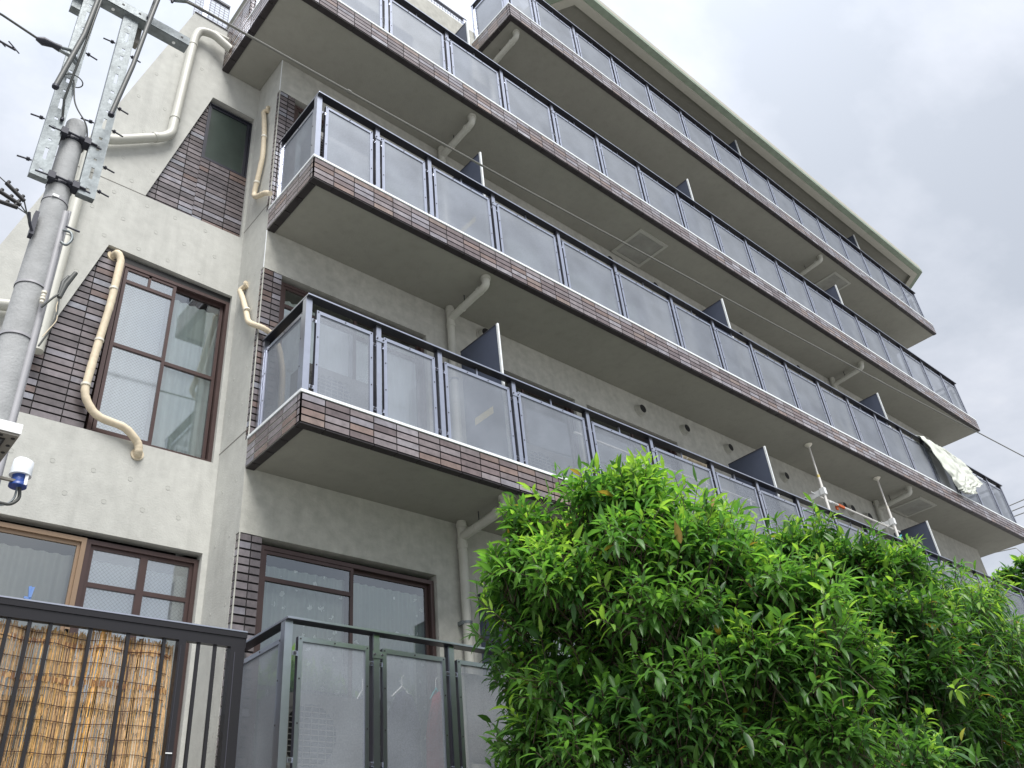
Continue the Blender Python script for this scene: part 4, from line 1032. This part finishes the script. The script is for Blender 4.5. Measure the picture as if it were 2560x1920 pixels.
# ------------------------------------------------------------------ far things
t = empty('tv_antenna', (-3.2, 12, 13.5), 'thin television antenna against the sky at the far left', 'antenna')
mb = MB(); mb.tube([(-3.6, 12, 14.63), (-2.02, 12, 14.46)], .035, 'dark_metal', 6)
for x in (-3.4, -3.1, -2.8, -2.42, -2.08): mb.tube([(x-.16, 11.7, 14.55-.25), (x+.16, 12.3, 14.50+.25)], .02, 'dark_metal', 5)
mb.tube([(-3.3, 12, 14.6), (-3.3, 12, -8.2)], .04, 'dark_metal', 6); mb.build('boom', t)
for i, (a, b, c) in enumerate((((40, 4.9, 8.46), (40, -4, 8.9), 'uppermost'), ((40, 4.9, 8.18), (40, -4, 8.45), 'middle'), ((40, 4.9, 7.915), (40, -4, 7.9), 'lowest'))):
    mb = MB(); mb.tube([(40, 12, a[2]-.1), a, b], .022, 'wire', 6); mb.build('distant_wire', label='%s of the three distant wires right of the railing corner' % c, cat='wire', group='distant wires at the right edge')
mb = MB(); mb.tube([(40, 9, 7.0), (40, 5.45, 6.523), (40, 5.253, 6.119), (40, 2, 3.5)], .022, 'wire', 6); mb.build('distant_wire', label='distant wire sloping down under the balcony corner at right', cat='wire', group='distant wires at the right edge')

# ------------------------------------------------------------------ trees
def make_crown(name, parent, blobs, nshoot, leafL, leafW, droop, seed, young_lit, hues, bot=-9, nleaf=(9, 14), narrow=1., stemL=(.16, .30), fold=.35):
    rng = np.random.default_rng(seed)
    bl = np.array([(x, y, z, r) for x, y, z, r in blobs])
    A = bl[:, 3]**2; A = A/A.sum()
    P = []; N = []
    # clumps of foliage on the outside of each lobe, shoots on the clumps
    cl = []
    while len(cl) < nshoot/27:
        k = rng.choice(len(bl), p=A); d = rng.normal(size=3); d[2] = d[2]*.9+.15; d /= np.linalg.norm(d)
        if d[2] < -.72: continue
        c = bl[k, :3]+d*bl[k, 3]*rng.uniform(.70, .98); dist = np.linalg.norm(c-bl[:, :3], axis=1)/bl[:, 3]; dist[k] = 9
        if dist.min() < .66 or c[2] < bot: continue
        cl.append((*c, rng.uniform(.18, .34)*max(.55, min(1, bl[k, 3]*1.4)), *d))
    cl = np.array(cl)
    while len(P) < nshoot:
        if rng.random() < .26:
            k = rng.choice(len(bl), p=A); d = rng.normal(size=3); d /= np.linalg.norm(d)
            p = bl[k, :3]+d*bl[k, 3]*rng.uniform(.50, 1.0)
            if p[2] < bot: continue
            P.append(p); N.append(d); continue
        c = cl[rng.integers(len(cl))]; d = rng.normal(size=3); d /= np.linalg.norm(d); d = d+c[4:7]*.8+np.array([0, 0, .35]); d /= np.linalg.norm(d)
        P.append(c[:3]+d*c[3]*rng.uniform(.35, 1.05)*np.array([1.25, 1.25, .75])); N.append(d)
    P = np.array(P); N = np.array(N)
    up = np.array([0, 0, 1.])
    Vv = []; Cc = []; stems = []
    # leaf template: 2 halves, 4 segments
    ts = np.array([0, .16, .42, .70, 1.0]); ws = np.array([.06, .72, 1.0, .66, 0.0])
    zmax = bl[:, 2].max()
    for p, d in zip(P, N):
        st = d*.75+up*(.35+.45*rng.random())+rng.normal(size=3)*.30; st /= np.linalg.norm(st)
        SL_ = rng.uniform(*stemL); n = rng.integers(*nleaf); base = p-st*SL_*.5
        side = np.cross(st, rng.normal(size=3)); side /= np.linalg.norm(side); side2 = np.cross(st, side)
        stems.append((base-st*.15, base+st*SL_))
        tone = rng.choice(len(hues)); hf = min(1, max(0, .50*(p[2]-(zmax-1.6))/1.6+.55*max(0, d[2])+.45*max(0, d[0]*.8-d[1]*.3)-.12)); yb = rng.random() < young_lit*(.06+2.0*hf*hf); lit_tone = .66+.50*hf  # light on top and right flank put into leaf colour, beside new-leaf tips
        ph = rng.random()*6.28
        for i in range(n):
            f = i/(n-1) if n > 1 else 1
            a = ph+i*2.4
            out_ = side*math.cos(a)+side2*math.sin(a)
            opening = .55+1.05*(1-f)   # terminal leaves point up, lower ones spread
            dirn = st*math.cos(opening)+out_*math.sin(opening)+rng.normal(size=3)*.12; dirn /= np.linalg.norm(dirn)
            o = base+st*SL_*(f**.8)
            L_ = leafL*rng.uniform(.72, 1.15)*(1-.45*f*f*(rng.random() < .7)); wd = leafW*rng.uniform(.8, 1.15)*L_/leafL*narrow
            dr = droop*(1.15-.55*f)*rng.uniform(.6, 1.3)
            # curve: direction bends toward down
            pts = [o+dirn*L_*.06]; cur = dirn.copy(); prev_t = 0; 
            for t_ in ts[1:]:
                cur = cur-up*dr*(t_-prev_t)*1.3; cur /= np.linalg.norm(cur); pts.append(pts[-1]+cur*L_*(t_-prev_t)); prev_t = t_
            pts = np.array(pts)
            wv = np.cross(dirn, up+rng.normal(size=3)*.25); wv /= (np.linalg.norm(wv)+1e-9); nv = np.cross(wv, cur)
            if nv[2] < 0: nv = -nv
            nv /= np.linalg.norm(nv)
            Lf = pts-wv*(ws*wd)[:, None]*.5+nv*(ws*wd*fold)[:, None]*.5; Rt = pts+wv*(ws*wd)[:, None]*.5+nv*(ws*wd*fold)[:, None]*.5
            Vv.append(np.stack([pts, Lf, Rt], 1).reshape(-1, 3))
            c = np.array(hues[tone])*lit_tone; c = c*rng.uniform(.75, 1.25)
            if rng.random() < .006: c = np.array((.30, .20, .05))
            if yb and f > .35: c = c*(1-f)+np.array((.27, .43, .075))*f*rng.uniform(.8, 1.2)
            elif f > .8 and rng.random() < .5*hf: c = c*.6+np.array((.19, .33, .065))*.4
            Cc.append(c)
    Vv = np.array(Vv); nl = len(Vv); K = len(ts)
    faces = []
    for j in range(K-1):
        b = j*3; faces += [(b, b+3, b+4, b+1), (b, b+2, b+5, b+3)]
    F = (np.array(faces)[None]+(np.arange(nl)*K*3)[:, None, None]).reshape(-1, 4)
    verts = Vv.reshape(-1, 3)
    pl = np.array(tuple(wloc(parent)))
    me = bpy.data.meshes.new(name); me.vertices.add(len(verts)); me.vertices.foreach_set('co', (verts-pl).astype(np.float32).ravel())
    me.loops.add(len(F)*4); me.loops.foreach_set('vertex_index', F.astype(np.int32).ravel())
    me.polygons.add(len(F)); me.polygons.foreach_set('loop_start', np.arange(len(F), dtype=np.int32)*4); me.polygons.foreach_set('loop_total', np.full(len(F), 4, dtype=np.int32))
    me.polygons.foreach_set('use_smooth', np.ones(len(F), dtype=bool))
    me.update(calc_edges=True); me.validate()
    ca = me.color_attributes.new('Col', 'FLOAT_COLOR', 'POINT'); col = np.ones((nl, K*3, 4), dtype=np.float32); col[:, :, :3] = np.array(Cc)[:, None, :]
    midrib = col[:, ::3, :3]; col[:, ::3, :3] = midrib*1.22
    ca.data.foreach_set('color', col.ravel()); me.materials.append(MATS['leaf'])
    o = bpy.data.objects.new(name, me); C.objects.link(o); o.parent = parent
    mb = MB()
    for a, b in stems: mb.tube([a, b], [.0035, .0018], 'bark', 4, cap=False)
    return o, mb
def tree(label, base, blobs, nshoot, leafL, leafW, droop, seed, young_lit, hues, cat='tree', **k):
    t = empty('broadleaf_tree', base, label, cat, 'trees in front of the balconies')
    cr, mb = make_crown('crown', t, blobs, nshoot, leafL, leafW, droop, seed, young_lit, hues, **k)
    rnd = random.Random(seed); bx, by, bz = base
    top = Vector((blobs[0][0], blobs[0][1], blobs[0][2]-blobs[0][3]*.6))
    mb.tube([(bx, by, bz), (bx+.03, by-.02, bz+.9), tuple(top)], [.085, .07, .045], 'bark', 10)
    for x, y, z, r in blobs:
        e = Vector((x, y, z+r*.35)); mid = (top+e)/2+Vector((rnd.uniform(-.08, .08), rnd.uniform(-.08, .08), -.12))
        mb.tube(bend([top, mid, e], .2), [.032]*7+[.012] if False else .016, 'bark', 6)
        for q in range(9):
            d = Vector((rnd.gauss(0, 1), rnd.gauss(0, 1), rnd.gauss(.4, .8))).normalized(); s = mid.lerp(e, rnd.random()); mb.tube([s, s+d*r*.45+Vector((0, 0, .05)), s+d*r*.85], [.009, .006, .003], 'bark', 5)
    mb.build('trunk', t)
    return t
H1 = [(.078, .190, .045), (.105, .24, .052), (.056, .145, .042), (.145, .31, .062), (.115, .26, .062)]
H2 = [(.048, .130, .032), (.062, .160, .036), (.080, .19, .038), (.037, .10, .030)]
H3 = [(.050, .130, .035), (.065, .165, .040), (.045, .115, .040), (.09, .20, .04)]
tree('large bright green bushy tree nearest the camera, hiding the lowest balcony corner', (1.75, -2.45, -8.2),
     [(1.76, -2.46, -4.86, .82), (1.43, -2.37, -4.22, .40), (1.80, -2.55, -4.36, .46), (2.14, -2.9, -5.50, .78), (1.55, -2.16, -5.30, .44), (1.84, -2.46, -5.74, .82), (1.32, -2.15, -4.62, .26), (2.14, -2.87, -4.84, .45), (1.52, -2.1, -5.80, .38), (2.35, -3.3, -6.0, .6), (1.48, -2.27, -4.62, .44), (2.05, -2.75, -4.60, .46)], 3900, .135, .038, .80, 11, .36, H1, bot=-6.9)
tree('dark green bushy tree right of the nearest one, under the laundry poles', (4.2, -2.5, -8.2),
     [(4.34, -2.52, -4.74, .92), (4.06, -2.40, -4.12, .42), (4.31, -2.87, -4.45, .46), (4.29, -2.78, -5.22, .97), (3.81, -2.57, -5.53, .89), (3.98, -2.0, -4.55, .62), (4.55, -2.6, -4.26, .34), (4.8, -2.9, -4.52, .42)], 3500, .132, .037, .80, 23, .16, H2, bot=-6.9)
tree('tree with long narrow drooping leaves at the right edge', (5.5, -3.0, -8.2),
     [(5.42, -3.05, -5.02, .80), (5.50, -3.09, -4.56, .42), (5.39, -3.23, -5.35, .88), (4.94, -2.95, -5.52, .86), (5.62, -3.43, -5.12, .42)], 2100, .17, .027, 1.5, 37, .25, H3, bot=-6.9, nleaf=(8, 12))
# the single tall shoot above them
t = empty('leafy_shoot', (5.45, -3.05, -4.2), 'single tall leafy shoot rising above the right tree before a partition', 'shoot')
cr, mb = make_crown('leaves', t, [(5.44, -3.06, -3.86, .07)], 7, .12, .022, 1.0, 5, .8, H3, nleaf=(5, 7), stemL=(.05, .10)); mb.tube([(5.45, -3.05, -4.5), (5.43, -3.05, -4.1), (5.44, -3.06, -3.80)], [.008, .006, .003], 'bark', 6); mb.build('stem', t)
t = empty('distant_tree', (27.3, 2.3, -8.2), 'small distant tree behind the railing at the right edge', 'tree')
cr, mb = make_crown('crown', t, [(27.3, 2.15, 1.15, .75), (27.3, 2.6, .35, 1.0), (27.3, 1.6, .2, 1.0), (27.3, 1.2, 1.3, .8), (27.3, 1.5, -1, 1.4)], 1500, .30, .12, .6, 9, .1, H2, stemL=(.3, .5)); mb.tube([(27.3, 1.8, -8.2), (27.3, 1.9, 0)], .15, 'bark', 8); mb.build('trunk', t)

# render settings
S.cycles.max_bounces = 8; S.cycles.transparent_max_bounces = 24
